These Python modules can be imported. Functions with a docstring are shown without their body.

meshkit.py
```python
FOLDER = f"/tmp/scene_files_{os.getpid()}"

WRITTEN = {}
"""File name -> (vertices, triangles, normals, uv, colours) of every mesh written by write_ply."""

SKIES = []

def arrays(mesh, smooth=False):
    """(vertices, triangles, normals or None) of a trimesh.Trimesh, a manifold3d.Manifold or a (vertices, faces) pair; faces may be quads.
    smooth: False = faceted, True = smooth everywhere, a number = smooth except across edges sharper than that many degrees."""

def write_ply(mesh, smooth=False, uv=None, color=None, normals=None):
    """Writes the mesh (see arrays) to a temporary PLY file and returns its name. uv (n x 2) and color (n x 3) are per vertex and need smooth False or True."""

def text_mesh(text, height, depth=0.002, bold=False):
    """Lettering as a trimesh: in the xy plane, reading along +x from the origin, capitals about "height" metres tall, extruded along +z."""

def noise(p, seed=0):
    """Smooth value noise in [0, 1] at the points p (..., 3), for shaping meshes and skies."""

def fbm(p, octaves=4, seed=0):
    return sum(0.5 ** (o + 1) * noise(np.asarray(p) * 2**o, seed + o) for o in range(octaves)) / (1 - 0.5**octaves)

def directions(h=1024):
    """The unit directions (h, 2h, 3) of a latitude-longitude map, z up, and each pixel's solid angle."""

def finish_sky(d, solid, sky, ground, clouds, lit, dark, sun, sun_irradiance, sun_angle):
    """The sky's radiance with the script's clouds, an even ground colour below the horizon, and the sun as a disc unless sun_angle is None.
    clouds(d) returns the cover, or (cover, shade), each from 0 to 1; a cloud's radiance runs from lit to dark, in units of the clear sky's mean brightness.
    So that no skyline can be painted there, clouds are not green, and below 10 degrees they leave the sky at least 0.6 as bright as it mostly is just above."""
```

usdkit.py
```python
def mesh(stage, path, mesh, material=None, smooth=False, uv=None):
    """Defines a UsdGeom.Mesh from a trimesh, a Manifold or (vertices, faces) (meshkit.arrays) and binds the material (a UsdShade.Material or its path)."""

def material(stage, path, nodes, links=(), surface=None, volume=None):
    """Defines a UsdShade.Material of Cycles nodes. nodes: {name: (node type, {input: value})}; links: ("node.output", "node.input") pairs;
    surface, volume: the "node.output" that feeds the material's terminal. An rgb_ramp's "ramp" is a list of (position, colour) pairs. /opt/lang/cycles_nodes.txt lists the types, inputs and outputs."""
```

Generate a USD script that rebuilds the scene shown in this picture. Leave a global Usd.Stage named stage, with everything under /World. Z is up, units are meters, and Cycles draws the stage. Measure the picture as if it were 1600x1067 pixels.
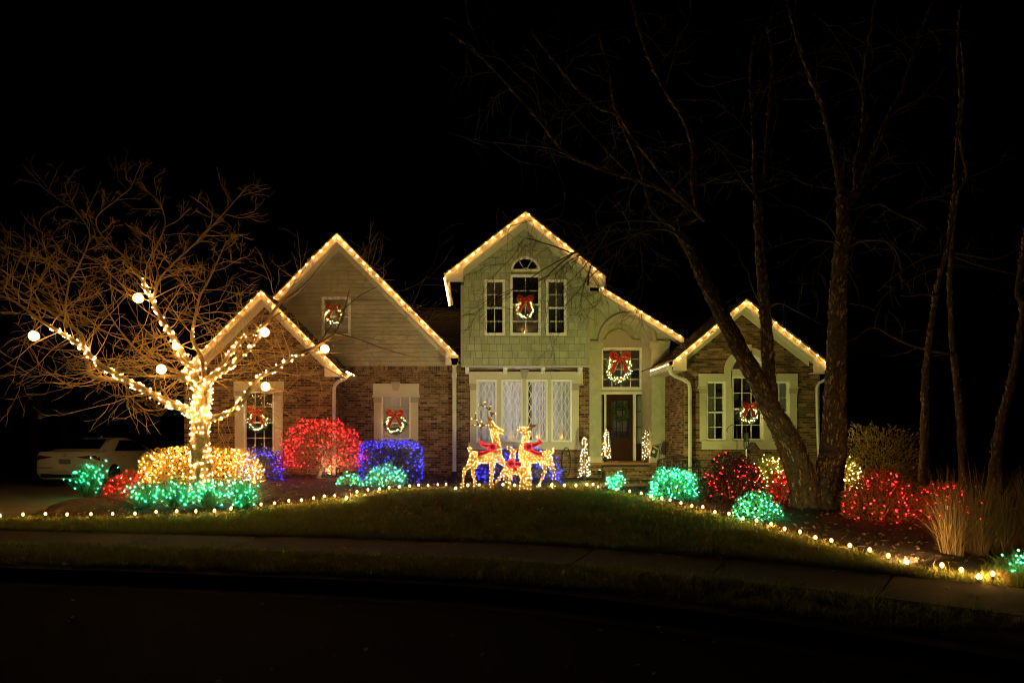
import math, random
import numpy as np, trimesh, manifold3d as m3, usdkit, meshkit
import shapely
from shapely.geometry import Polygon, box as sbox
from shapely.ops import unary_union
from scipy.interpolate import PchipInterpolator
from pxr import Usd, UsdGeom, UsdLux, UsdShade, Sdf, Gf, Vt

stage = Usd.Stage.CreateInMemory()
W = UsdGeom.Xform.Define(stage, '/World')
UsdGeom.Scope.Define(stage, '/World/Looks')
rng = np.random.default_rng(7)

# ------------------------------------------------------------------ camera, sky, exposure
F = 1600 * 24 / 36.0            # focal length in pixels of the 1600 px wide photograph
VX, VY = 740.0, 680.0           # the point straight ahead of the camera
EYE = 1.6
cam = UsdGeom.Camera.Define(stage, '/World/camera')
cam.CreateFocalLengthAttr(24.0); cam.CreateHorizontalApertureAttr(36.0); cam.CreateVerticalApertureAttr(24.0)
cam.CreateHorizontalApertureOffsetAttr((800 - VX) / 1600 * 36); cam.CreateVerticalApertureOffsetAttr((VY - 533.5) / 1600 * 36)
cam.CreateClippingRangeAttr(Gf.Vec2f(0.05, 5000)); cam.CreateExposureAttr(1.5)
cam.AddTranslateOp().Set(Gf.Vec3d(0, 0, EYE)); cam.AddRotateXOp().Set(90.0)
sky = UsdLux.DomeLight.Define(stage, '/World/sky')
usdkit.material(stage, '/World/Looks/night_sky', {'s': ('sky_texture', {'sky_type': 'single_scattering', 'sun_disc': False, 'sun_elevation': 0.0, 'sun_rotation': math.pi}),
                'd': ('hsv', {'saturation': 0.35}), 'b': ('background_shader', {'strength': 0.00006})}, [('s.color', 'd.color'), ('d.color', 'b.color')], surface='b.background')
UsdShade.MaterialBindingAPI.Apply(sky.GetPrim()).Bind(UsdShade.Material.Get(stage, '/World/Looks/night_sky'))

def px(x, y, Y):                # a pixel of the photograph at the distance Y
    return np.array([(x - VX) * Y / F, Y, EYE - (y - VY) * Y / F])
def pX(x, Y): return (x - VX) * Y / F
def pZ(y, Y): return EYE - (y - VY) * Y / F

# ------------------------------------------------------------------ naming, things, meshes
_used = {}
def path_for(parent, name):
    base = parent if isinstance(parent, str) else ('/World' if parent is None else str(parent.GetPath()))
    k = (base, name); n = _used.get(k, 0); _used[k] = n + 1
    return f'{base}/{name}' if n == 0 else f'{base}/{name}_{n:03d}'
def tag(p, label=None, cat=None, group=None, kind=None):
    for k, v in (('label', label), ('category', cat), ('group', group), ('kind', kind)):
        if v: p.SetCustomDataByKey(k, v)
    return p
def thing(name, label=None, cat=None, group=None, kind=None, loc=None, rz=0):
    x = UsdGeom.Xform.Define(stage, path_for(None, name))
    if loc is not None:
        x.AddTranslateOp().Set(Gf.Vec3d(*map(float, loc)))
        if rz: x.AddRotateZOp().Set(float(rz))
    return tag(x.GetPrim(), label, cat, group, kind)
def obj(name, mesh, material, parent=None, smooth=False, loc=None, shade=None, **kw):
    m = usdkit.mesh(stage, path_for(parent, name), mesh, material, smooth)
    if shade is not None: UsdGeom.PrimvarsAPI(m).CreatePrimvar('shade', Sdf.ValueTypeNames.FloatArray, 'vertex').Set(Vt.FloatArray.FromNumpy(np.asarray(shade, np.float32)))
    if loc is not None: UsdGeom.Xformable(m).AddTranslateOp().Set(Gf.Vec3d(*map(float, loc)))
    return tag(m.GetPrim(), **kw)
def copy_of(src, loc, rz=0, label=None):
    x = UsdGeom.Xform.Define(stage, path_for(None, src.GetName()))
    x.AddTranslateOp().Set(Gf.Vec3d(*map(float, loc)))
    x.AddRotateZOp().Set(float(rz))
    p = x.GetPrim(); d = src.GetCustomData()
    p.GetReferences().AddInternalReference(src.GetPath()); p.SetInstanceable(True)
    return tag(p, label or d.get('label'), d.get('category'), d.get('group'))

class MB:
    def __init__(s): s.v, s.f, s.n, s.sh = [], [], 0, []
    def add(s, v, f, shade=None):
        v = np.asarray(v, float); f = np.asarray(f, int)
        if f.shape[1] == 4: f = np.vstack([f[:, [0, 1, 2]], f[:, [0, 2, 3]]])
        s.v.append(v); s.f.append(f + s.n); s.n += len(v); s.sh.append(np.broadcast_to(rng.random() if shade is None else shade, (len(v),))); return s
    def mesh(s, m): return s.add(m.vertices, m.faces)
    def box(s, x0, x1, y0, y1, z0, z1):
        v = [(x, y, z) for x in (x0, x1) for y in (y0, y1) for z in (z0, z1)]
        return s.add(v, [(0, 1, 3, 2), (4, 6, 7, 5), (0, 4, 5, 1), (2, 3, 7, 6), (0, 2, 6, 4), (1, 5, 7, 3)])
    def tube(s, pts, rad, sides=6, cap=True):
        v, f = tube(pts, rad, sides); s.add(v, f)
        if cap:
            n = len(v) // sides; a = s.n - len(v)
            for ring, rev in ((0, True), (n - 1, False)):
                ids = [a + ring * sides + k for k in range(sides)]
                t = [(ids[0], ids[k], ids[k + 1]) for k in range(1, sides - 1)]
                s.f.append(np.array([q[::-1] if rev else q for q in t]))
        return s
    def prism(s, poly, y0, y1):      # a polygon of the xz plane, from the front y0 to the back y1
        for g in getattr(poly, 'geoms', [poly]):
            if g.area < 1e-7: continue
            m = trimesh.creation.extrude_polygon(g, 1.0, engine='earcut')
            v = m.vertices; s.add(np.stack([v[:, 0], y0 + v[:, 2] * (y1 - y0), v[:, 1]], 1), m.faces[:, ::-1])
        return s
    def sphere(s, c, r, sub=1, scale=(1, 1, 1)):
        m = trimesh.creation.icosphere(sub, 1.0); return s.add(m.vertices * np.asarray(scale) * r + np.asarray(c), m.faces)
    def out(s): return (np.vstack(s.v), np.vstack(s.f))
    def build(s, name, material, parent=None, smooth=False, **kw): return obj(name, s.out(), material, parent, smooth, shade=None if smooth else np.concatenate(s.sh), **kw)

def tube(points, radii, sides=6):
    p = np.asarray(points, float); n = len(p)
    t = np.gradient(p, axis=0); t /= np.linalg.norm(t, axis=1, keepdims=True) + 1e-12
    ref = np.array([0.31, 0.77, 0.55]); ref = ref - t[0] * (ref @ t[0])
    if np.linalg.norm(ref) < .1: ref = np.array([1.0, 0, 0]) - t[0] * t[0][0]
    a = np.empty_like(p); a[0] = ref / np.linalg.norm(ref)
    for i in range(1, n):
        q = a[i - 1] - t[i] * (a[i - 1] @ t[i]); a[i] = q / (np.linalg.norm(q) + 1e-12)
    b = np.cross(t, a); ang = np.arange(sides) * 2 * np.pi / sides
    v = p[:, None] + np.broadcast_to(radii, (n,))[:, None, None] * (np.cos(ang)[None, :, None] * a[:, None] + np.sin(ang)[None, :, None] * b[:, None])
    i, j = np.meshgrid(np.arange(n - 1), np.arange(sides), indexing='ij')
    q = np.stack([i * sides + j, i * sides + (j + 1) % sides, (i + 1) * sides + (j + 1) % sides, (i + 1) * sides + j], -1).reshape(-1, 4)
    return v.reshape(-1, 3), q
def curve(pts, n=8):             # a smooth line through points; further columns ride along
    p = np.asarray(pts, float)
    if len(p) < 3: return np.array([p[0] + (p[-1] - p[0]) * t for t in np.linspace(0, 1, n)])
    d = np.r_[0, np.cumsum(np.linalg.norm(np.diff(p[:, :3], axis=0), axis=1) + 1e-6)]
    return PchipInterpolator(d, p, axis=0)(np.linspace(0, d[-1], n))
def length(p): return float(np.linalg.norm(np.diff(np.asarray(p)[:, :3], axis=0), axis=1).sum())
def along(p, d):                 # the points at the distances d on a polyline
    p = np.asarray(p, float); s = np.r_[0, np.cumsum(np.linalg.norm(np.diff(p[:, :3], axis=0), axis=1))]
    return np.stack([np.interp(d, s, p[:, k]) for k in range(p.shape[1])], -1)

# ------------------------------------------------------------------ materials
def M(name): return UsdShade.Material.Get(stage, '/World/Looks/' + name)
def pbr(name, c, rough=0.6, vary=0.0, scale=6.0, bump=0.0, bscale=40.0, metallic=0.0, c2=None, rnd=0.0, spec=0.5):
    """a base colour with noise mottling, fine relief, and tone that varies from piece to piece"""
    n = {'p': ('principled_bsdf', {'roughness': rough, 'metallic': metallic, 'base_color': c, 'specular_ior_level': spec})}; l = []
    if vary or c2 is not None or bump or rnd: n['g'] = ('geometry', {})
    last = None
    if vary or c2 is not None:
        d = c2 if c2 is not None else tuple(x * (1 - vary) for x in c)
        n['n'] = ('noise_texture', {'scale': scale, 'detail': 5.0, 'roughness': 0.6}); n['r'] = ('rgb_ramp', {'ramp': [(0.3, d), (0.7, c)]})
        l += [('g.position', 'n.vector'), ('n.fac', 'r.fac')]; last = 'r.color'
    if rnd:
        n['oi'] = ('object_info', {}); n['at'] = ('attribute', {'attribute': 'shade'}); n['ad'] = ('math', {'math_type': 'add'}); n['fr'] = ('math', {'math_type': 'fraction'})
        n['mr'] = ('map_range', {'from_min': 0.0, 'from_max': 1.0, 'to_min': 1 - rnd, 'to_max': 1 + rnd * .6}); n['hs'] = ('hsv', {'color': c})
        l += [('oi.random', 'ad.value1'), ('at.fac', 'ad.value2'), ('ad.value', 'fr.value1'), ('fr.value', 'mr.value'), ('mr.result', 'hs.value')]
        if last: l.append((last, 'hs.color'))
        last = 'hs.color'
    if last: l.append((last, 'p.base_color'))
    if bump:
        n['bn'] = ('noise_texture', {'scale': bscale, 'detail': 4.0}); n['b'] = ('bump', {'strength': bump, 'distance': 0.02})
        l += [('g.position', 'bn.vector'), ('bn.fac', 'b.height'), ('b.normal', 'p.normal')]
    return usdkit.material(stage, '/World/Looks/' + name, n, l, surface='p.BSDF')
def emit(name, c, s): return usdkit.material(stage, '/World/Looks/' + name, {'o': ('object_info', {}), 'r': ('map_range', {'from_min': 0.0, 'from_max': 1.0, 'to_min': s * .55, 'to_max': s * 1.45}), 'e': ('emission', {'color': c})}, [('o.random', 'r.value'), ('r.result', 'e.strength')], surface='e.emission')   # no two bulbs quite alike
def leafy(name, c, c2, trans=0.35, rough=0.5, scale=9.0):
    return usdkit.material(stage, '/World/Looks/' + name, {'at': ('attribute', {'attribute': 'shade'}), 'r': ('rgb_ramp', {'ramp': [(0.0, c), (1.0, c2)]}),
        'p': ('principled_bsdf', {'roughness': rough}), 't': ('translucent_bsdf', {}), 'm': ('mix_closure', {'fac': trans})},
        [('at.fac', 'r.fac'), ('r.color', 'p.base_color'), ('r.color', 't.color'), ('p.BSDF', 'm.closure1'), ('t.BSDF', 'm.closure2')], surface='m.closure')

WARM, PATH, TREE = (1.0, .46, .10), (1.0, .47, .11), (1.0, .50, .13)
emit('roof_bulb', WARM, 72.0); emit('path_bulb', PATH, 230.0); emit('tree_bulb', TREE, 52.0)
def halo(name, c, s, clear): return usdkit.material(stage, '/World/Looks/' + name, {'e': ('emission', {'color': c, 'strength': s}), 't': ('transparent_bsdf', {}), 'm': ('mix_closure', {'fac': clear})}, [('e.emission', 'm.closure1'), ('t.BSDF', 'm.closure2')], surface='m.closure')
halo('bulb_glass', (1.0, .46, .09), .75, .60)      # glowing amber shell added round each bulb to paint its halo
emit('gold_bulb', (1.0, .50, .13), 10.0); emit('hedge_bulb', (1.0, .45, .06), 30.0)
emit('teal_bulb', (.02, 1.0, .37), 40.0); emit('red_bulb', (1.0, .004, .006), 24.0); emit('blue_bulb', (.004, .004, 1.0), 34.0)
emit('wreath_bulb', (1.0, .60, .22), 26.0); emit('ball_bulb', (1.0, .48, .12), 12.0); emit('cone_bulb', (1.0, .46, .20), 22.0)
emit('bow_bulb', (1.0, .06, .08), 3.2); emit('candle_flame', (1.0, .45, .10), 22.0); emit('room_lamp', (1.0, .90, .90), 24.0)
pbr('cord_green', (.015, .04, .02), .6); pbr('cord_white', (.5, .46, .4), .6); pbr('black_plastic', (.02, .02, .02), .5)
usdkit.material(stage, '/World/Looks/brick', {'g': ('geometry', {}), 'oi': ('object_info', {}), 'at': ('attribute', {'attribute': 'shade'}), 'ad': ('math', {'math_type': 'add'}), 'fr': ('math', {'math_type': 'fraction'}),
    'r': ('rgb_ramp', {'ramp': [(0, (.04, .02, .01)), (.2, (.085, .042, .019)), (.5, (.15, .078, .036)), (.8, (.215, .12, .06)), (1, (.29, .18, .10))]}),
    'n': ('noise_texture', {'scale': 45.0, 'detail': 4.0}), 'nr': ('map_range', {'from_min': .3, 'from_max': .7, 'to_min': .55, 'to_max': 1.35}), 'h': ('hsv', {}),
    'b': ('bump', {'strength': .5, 'distance': .01}), 'p': ('principled_bsdf', {'roughness': .85})},
    [('oi.random', 'ad.value1'), ('at.fac', 'ad.value2'), ('ad.value', 'fr.value1'), ('fr.value', 'r.fac'), ('g.position', 'n.vector'), ('n.fac', 'nr.value'),
     ('nr.result', 'h.value'), ('r.color', 'h.color'), ('h.color', 'p.base_color'), ('n.fac', 'b.height'), ('b.normal', 'p.normal')], surface='p.BSDF')
pbr('mortar', (.33, .26, .17), .95, .3, 30, .4, 120)
pbr('gap', (.10, .09, .07), .9); pbr('siding', (.45, .41, .31), .6, .25, 3, .1, 60, rnd=.08); pbr('shake', (.44, .46, .31), .7, .32, 4, .3, 70, rnd=.14)  # gap: dark backing that paints the shadow lines between boards and shakes
pbr('trim', (.54, .50, .38), .6, .1, 3, .1, 50); pbr('dark_trim', (.38, .33, .25), .6, .1, 4); pbr('fascia', (.62, .55, .42), .55, .1, 3, .08, 40)
pbr('stucco', (.47, .47, .31), .9, .28, 5, .5, 140); pbr('window_white', (.78, .77, .74), .4, .05, 6); pbr('gutter_paint', (.55, .52, .45), .4, .1, 5)
pbr('roof_shingle', (.028, .022, .018), .9, .4, 14, .6, 80, rnd=.35); pbr('soffit', (.5, .47, .38), .7, .1, 4)
pbr('door_paint', (.045, .018, .006), .6, .3, 8, .1, 60, spec=.12); pbr('brass', (.55, .38, .14), .35, metallic=1.0)
pbr('room_wall', (.20, .17, .14), .9); pbr('curtain_dark', (.22, .22, .2), .9, .3, 5)
pbr('blind', (.62, .62, .62), .6); pbr('porch_tile', (.35, .18, .10), .7, .3, 8, .3, 40)
usdkit.material(stage, '/World/Looks/glass', {'t': ('transparent_bsdf', {}), 'g': ('glossy_bsdf', {'roughness': .01}), 'f': ('fresnel', {'IOR': 1.55}), 'm': ('mix_closure', {})},
    [('f.fac', 'm.fac'), ('t.BSDF', 'm.closure1'), ('g.BSDF', 'm.closure2')], surface='m.closure')
usdkit.material(stage, '/World/Looks/sheer', {'g': ('geometry', {}), 'n': ('noise_texture', {'scale': 4.0}), 'r': ('rgb_ramp', {'ramp': [(.3, (.56, .54, .55)), (.7, (.70, .68, .70))]}), 'd': ('diffuse_bsdf', {}), 't': ('translucent_bsdf', {}), 'm': ('mix_closure', {'fac': .5})},
    [('g.position', 'n.vector'), ('n.fac', 'r.fac'), ('r.color', 'd.color'), ('r.color', 't.color'), ('d.BSDF', 'm.closure1'), ('t.BSDF', 'm.closure2')], surface='m.closure')
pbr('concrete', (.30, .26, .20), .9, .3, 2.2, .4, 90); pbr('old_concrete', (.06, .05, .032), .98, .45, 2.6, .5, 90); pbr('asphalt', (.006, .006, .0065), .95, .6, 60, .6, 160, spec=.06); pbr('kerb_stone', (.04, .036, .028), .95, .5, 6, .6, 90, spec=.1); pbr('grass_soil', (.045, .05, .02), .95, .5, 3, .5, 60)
pbr('mulch', (.07, .04, .025), .95, .55, 22, .9, 50); pbr('rock', (.11, .085, .05), .95, .6, 7, 1.0, 14); pbr('bark', (.34, .24, .13), .9, .55, 16, .8, 45)
pbr('birch_bark', (.115, .085, .05), .9, .8, 17, 1.0, 30); pbr('bark_flake', (.30, .21, .12), .85, .5, 30, rnd=.9); pbr('twig', (.40, .27, .11), .8, .3, 20, rnd=.85)
pbr('dark_twig', (.10, .07, .045), .85, .3, 20)
leafy('grass_blade', (.10, .155, .02), (.25, .27, .05), .5); leafy('tan_blade', (.13, .085, .032), (.25, .165, .07), .3); leafy('green_blade', (.09, .17, .08), (.20, .28, .15), .35)
leafy('shrub_leaf', (.05, .09, .03), (.12, .15, .06), .3); leafy('gold_leaf', (.34, .25, .08), (.55, .42, .14), .35); leafy('maple_leaf', (.20, .05, .03), (.34, .14, .07), .35)
leafy('dark_leaf', (.02, .032, .02), (.05, .06, .035), .2, .5); leafy('wreath_needle', (.025, .07, .02), (.06, .12, .035), .15); leafy('dry_leaf', (.16, .09, .04), (.36, .24, .12), .2)
leafy('bronze_leaf', (.08, .05, .025), (.20, .15, .06), .25)
pbr('red_ribbon', (.55, .012, .018), .45, .2, 20); pbr('gold_ribbon', (.75, .5, .15), .3, metallic=.8)
pbr('gold_tinsel', (.70, .40, .09), .38, .3, 60, .9, 120, metallic=.35)
usdkit.material(stage, '/World/Looks/tinsel_net', {'g': ('geometry', {}), 'v': ('voronoi_texture', {'scale': 42.0, 'feature': 'distance_to_edge'}), 'c': ('math', {'math_type': 'less_than', 'value2': .20}), 'p': ('principled_bsdf', {'base_color': (.60, .36, .10), 'roughness': .35, 'metallic': .4}), 't': ('transparent_bsdf', {}), 'm': ('mix_closure', {})},
    [('g.position', 'v.vector'), ('v.distance', 'c.value1'), ('c.value', 'm.fac'), ('t.BSDF', 'm.closure1'), ('p.BSDF', 'm.closure2')], surface='m.closure'); pbr('gold_wire', (.5, .32, .10), .35, metallic=.8); pbr('red_tinsel', (.42, .008, .014), .4, .3, 60, .8, 120)
pbr('antler', (.30, .17, .07), .5, .4, 30, .5, 60); pbr('far_brick', (.09, .032, .014), .9, .4, 20); pbr('white_cap', (.75, .72, .66), .5)
# ------------------------------------------------------------------ ground
_sw = PchipInterpolator([-60, -14, -6.7, -2, .5, 2.5, 4.8, 7.5, 10, 60], [13.5, 10.7, 9.75, 9.05, 8.5, 7.6, 5.95, 3.3, 0.0, -80])
def walk_y(x): return _sw(np.clip(x, -60, 60))
def walk_slope(x): return np.sqrt(1 + ((walk_y(np.asarray(x) + .05) - walk_y(np.asarray(x) - .05)) / .1) ** 2)
def sst(a, b, x): t = np.clip((x - a) / (b - a), 0, 1); return t * t * (3 - 2 * t)
def gz(x, y):
    x, y = np.asarray(x, float), np.asarray(y, float)
    d = (y - walk_y(x)) / walk_slope(x)                      # metres from the pavement's middle
    z = .12 + .02 * sst(-.7, .7, d) + .22 * sst(1.2, 6.0, d)
    z = z + .10 * sst(14.6, 16.6, y) * sst(-.6, -1.6, x)
    drive = sst(-7.4, -8.9, x) * sst(10.8, 12.5, y)
    z = z * (1 - drive) + .04 * drive
    return np.where(d < -1.72, -.06, z)
def ground_at(x, y, up=0.0):      # where the ray through a pixel meets the ground (raised by up)
    Y = 15.0
    for _ in range(60):
        Yn = (EYE - float(gz((x - VX) * Y / F, Y)) - up) * F / (y - VY); Y = .5 * Y + .5 * Yn
    return np.array([(x - VX) * Y / F, Y, float(gz((x - VX) * Y / F, Y))])
def sheet(xs, ys, zf):
    X, Y = np.meshgrid(xs, ys, indexing='xy'); v = np.stack([X, Y, zf(X, Y)], -1).reshape(-1, 3)
    i, j = np.meshgrid(np.arange(len(ys) - 1), np.arange(len(xs) - 1), indexing='ij'); k = i * len(xs) + j
    return v, np.stack([k, k + 1, k + 1 + len(xs), k + len(xs)], -1).reshape(-1, 4)
far = [-600, -200, -90, -45, -28]
xs = np.r_[far, np.arange(-20, 20.01, .22), [28, 45, 90, 200, 600]]; ys = np.r_[[-600, -200, -90, -45, -28, -18], np.arange(-10, 26, .22), [30, 45, 90, 200, 600]]
obj('lawn', sheet(xs, ys, gz), M('grass_soil'), smooth=True, kind='structure')
sx = np.r_[np.linspace(-59, -14, 12), np.arange(-13.5, 12.6, .3)]
def ribbon(d0, d1, z0, z1=None, x=sx):
    t = np.stack([np.ones_like(x), (walk_y(x + .05) - walk_y(x - .05)) / .1], 1); t /= np.linalg.norm(t, axis=1, keepdims=True)
    nrm = np.stack([-t[:, 1], t[:, 0]], 1); c = np.stack([x, walk_y(x)], 1)
    a, b = c + nrm * d0, c + nrm * d1; k = np.arange(len(x) - 1); n = len(x)
    z1 = z0 if z1 is None else z1
    return np.vstack([np.c_[a, np.full(n, z0)], np.c_[b, np.full(n, z1)]]), np.stack([k, k + 1, k + 1 + n, k + n], 1)
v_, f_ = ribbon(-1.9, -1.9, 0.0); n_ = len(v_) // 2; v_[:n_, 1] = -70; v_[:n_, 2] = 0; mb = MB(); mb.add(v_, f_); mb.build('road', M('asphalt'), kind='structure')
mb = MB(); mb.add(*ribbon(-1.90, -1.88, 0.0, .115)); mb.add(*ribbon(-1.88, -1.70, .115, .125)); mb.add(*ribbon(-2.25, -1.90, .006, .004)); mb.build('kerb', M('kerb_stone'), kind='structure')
pavement = thing('pavement', kind='structure')
s, cuts = -13.5, [-13.5]
while s < 9.0:
    s += 1.5 / float(walk_slope(s)); cuts.append(s)
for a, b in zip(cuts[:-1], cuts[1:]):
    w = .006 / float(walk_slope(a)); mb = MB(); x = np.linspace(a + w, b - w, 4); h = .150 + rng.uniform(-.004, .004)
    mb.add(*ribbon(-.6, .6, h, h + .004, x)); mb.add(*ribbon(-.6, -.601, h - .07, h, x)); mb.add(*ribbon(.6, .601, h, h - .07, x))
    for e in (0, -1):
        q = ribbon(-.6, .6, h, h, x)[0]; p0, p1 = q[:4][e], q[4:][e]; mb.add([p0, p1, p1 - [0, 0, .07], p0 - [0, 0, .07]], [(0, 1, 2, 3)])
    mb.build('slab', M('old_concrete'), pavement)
# driveway, far left, and the walk from the porch
mb = MB(); x = np.array([-24, -20, -16, -13, -11, -9.4, -8.5]); v, f = sheet(x, np.array([11.2, 13, 15, 18, 22, 27]), lambda X, Y: np.full(X.shape, .062)); mb.add(v, f); mb.build('driveway', M('concrete'), kind='structure')

# edge of the lawn: the line of little lights
LEFT = [(0, 807), (36, 806), (71, 805), (105, 805), (142, 804), (176, 804), (211, 803), (244, 802), (276, 801), (306, 800), (335, 798), (361, 796), (408, 790), (429, 787), (451, 784), (471, 783), (490, 780), (507, 777), (523, 776), (541, 778),
        (558, 770), (575, 767), (593, 765), (608, 763), (624, 761), (640, 760), (654, 759.5), (669, 759), (684, 758.5), (697, 758), (712, 763), (731, 758.5), (749, 758), (767, 758), (786, 758.5), (804, 758.5), (843, 759), (862, 759), (882, 759), (900, 759), (917, 757.5), (927, 758)]
RIGHT = [(935, 761), (963, 766), (984, 769), (1002, 772), (1017, 776), (1034, 779), (1047, 783), (1064, 787), (1081, 792), (1098, 794), (1117, 801), (1139, 805), (1161, 812), (1182, 816), (1205, 820), (1226, 827), (1250, 832), (1274, 841), (1299, 846), (1328, 854), (1359, 860), (1388, 869), (1417, 877), (1472, 887), (1502, 891), (1530, 897), (1551, 900)]
edge = [ground_at(a, b, .085) for a, b in LEFT + RIGHT]
nl = len(LEFT)
def bed(name, pts, zup, mat, seed):
    P = Polygon([(p[0], p[1]) for p in pts]).buffer(0); x0, y0, x1, y1 = P.bounds
    g = .16; xs, ys = np.arange(x0, x1 + g, g), np.arange(y0, y1 + g, g); m = MB()
    for c in shapely.get_parts(shapely.intersection(P, shapely.box(*np.array([(a, b, a + g, b + g) for a in xs for b in ys]).T))):
        if c.geom_type != 'Polygon' or c.area < 1e-5: continue
        q = np.array(c.exterior.coords)[:-1][::-1 if c.exterior.is_ccw is False else 1]
        dd = np.array([P.exterior.distance(shapely.Point(p)) for p in q])
        z = gz(q[:, 0], q[:, 1]) + zup + np.minimum(dd, .5) * .12 + .03 * (meshkit.fbm(np.c_[q * 3.0, np.zeros(len(q))], 3, seed) - .5)
        m.add(np.c_[q, z], [(0, k, k + 1) for k in range(1, len(q) - 1)])
    v, f = m.out(); t = trimesh.Trimesh(v, f, process=False); t.merge_vertices(digits_vertex=4)
    obj(name, t, mat, smooth=True, kind='structure'); return P
lb = [p for p, q in zip(edge, LEFT) if 60 < q[0] <= 712]
bed_left = bed('mulch_bed', [(p[0], p[1] + .05) for p in lb] + [(lb[-1][0], 17.0), (-.4, 17.5), (-.4, 19.95), (-8.3, 19.95), (-8.5, 17), (-8.4, 13.5)], .012, M('mulch'), 3)
rb = edge[nl:]
bed_right = bed('mulch_bed', [(p[0], p[1] + .05) for p in rb] + [(6.6, 8.5), (8.5, 10), (12, 13), (12, 19.0), (9.4, 19.0), (9.4, 18.15), (5.4, 18.15), (4.6, 17.2), (rb[0][0], 16.9)], .012, M('mulch'), 5)
walkway = thing('walkway', kind='structure')
for k, (a, b) in enumerate(zip(np.linspace(-.3, 5.4, 6)[:-1], np.linspace(-.3, 5.4, 6)[1:])):
    m = MB(); m.box(a + .006, b - .006, 17.15, 18.35, .12, .325); m.build('slab', M('concrete'), walkway)
m = MB(); m.box(2.9, 5.0, 18.36, 19.2, .12, .325); m.build('slab', M('concrete'), walkway)
lawn_poly = None

# ------------------------------------------------------------------ the house
YL, YM, YS, YE, YD, YR = 18.5, 20.0, 19.6, 20.0, 21.2, 18.2
house = thing('brick_house', 'brown brick house with steep lit gables, green shake upper storey and white windows', 'house')
BL, BH, JT = .203, .067, .010
def lay(poly, holes=None, seed=0, z0=.1):
    """the bricks of a running bond inside a polygon of (u, z)"""
    P = poly.difference(holes) if holes is not None else poly
    x0, y0, x1, y1 = P.bounds; rects = []
    for j in range(int((y1 - z0) / BH) + 2):
        off = (j % 2) * BL / 2
        for i in range(int((x1 - x0) / BL) + 3):
            u = x0 - BL + i * BL + off; z = z0 + j * BH; rects.append((u + JT / 2, z + JT / 2, u + BL - JT / 2, z + BH - JT / 2))
    r = np.array(rects); b = shapely.box(*r.T); shapely.prepare(P)
    inside = shapely.contains(P, b); touch = shapely.intersects(P, b) & ~inside; out = [sbox(*q) for q in r[inside]]
    for g in b[touch]:
        q = g.intersection(P.buffer(-.004))
        for h in getattr(q, 'geoms', [q]):
            if h.geom_type == 'Polygon' and h.area > .0012: out.append(h)
    return out
def front(Y): return lambda u, z, d: np.stack([u, Y - d, z], -1)
def side(X, s): return lambda u, z, d: np.stack([X + s * d, u, z], -1)
def brick_piece(q, place, proud=.009, r=None):
    c = np.array(q.exterior.coords)[:-1]
    if not q.exterior.is_ccw: c = c[::-1]
    n = len(c); d = proud + (r.uniform(-.002, .003) if r is not None else 0)
    v = np.vstack([place(c[:, 0], c[:, 1], np.full(n, d)), place(c[:, 0], c[:, 1], np.full(n, -.01))])
    f = [(0, k, k + 1) for k in range(1, n - 1)] + [t for k in range(n) for t in ((k, k + n, (k + 1) % n), ((k + 1) % n, k + n, (k + 1) % n + n))]
    return v, np.array(f)
brick_budget = [0]
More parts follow.
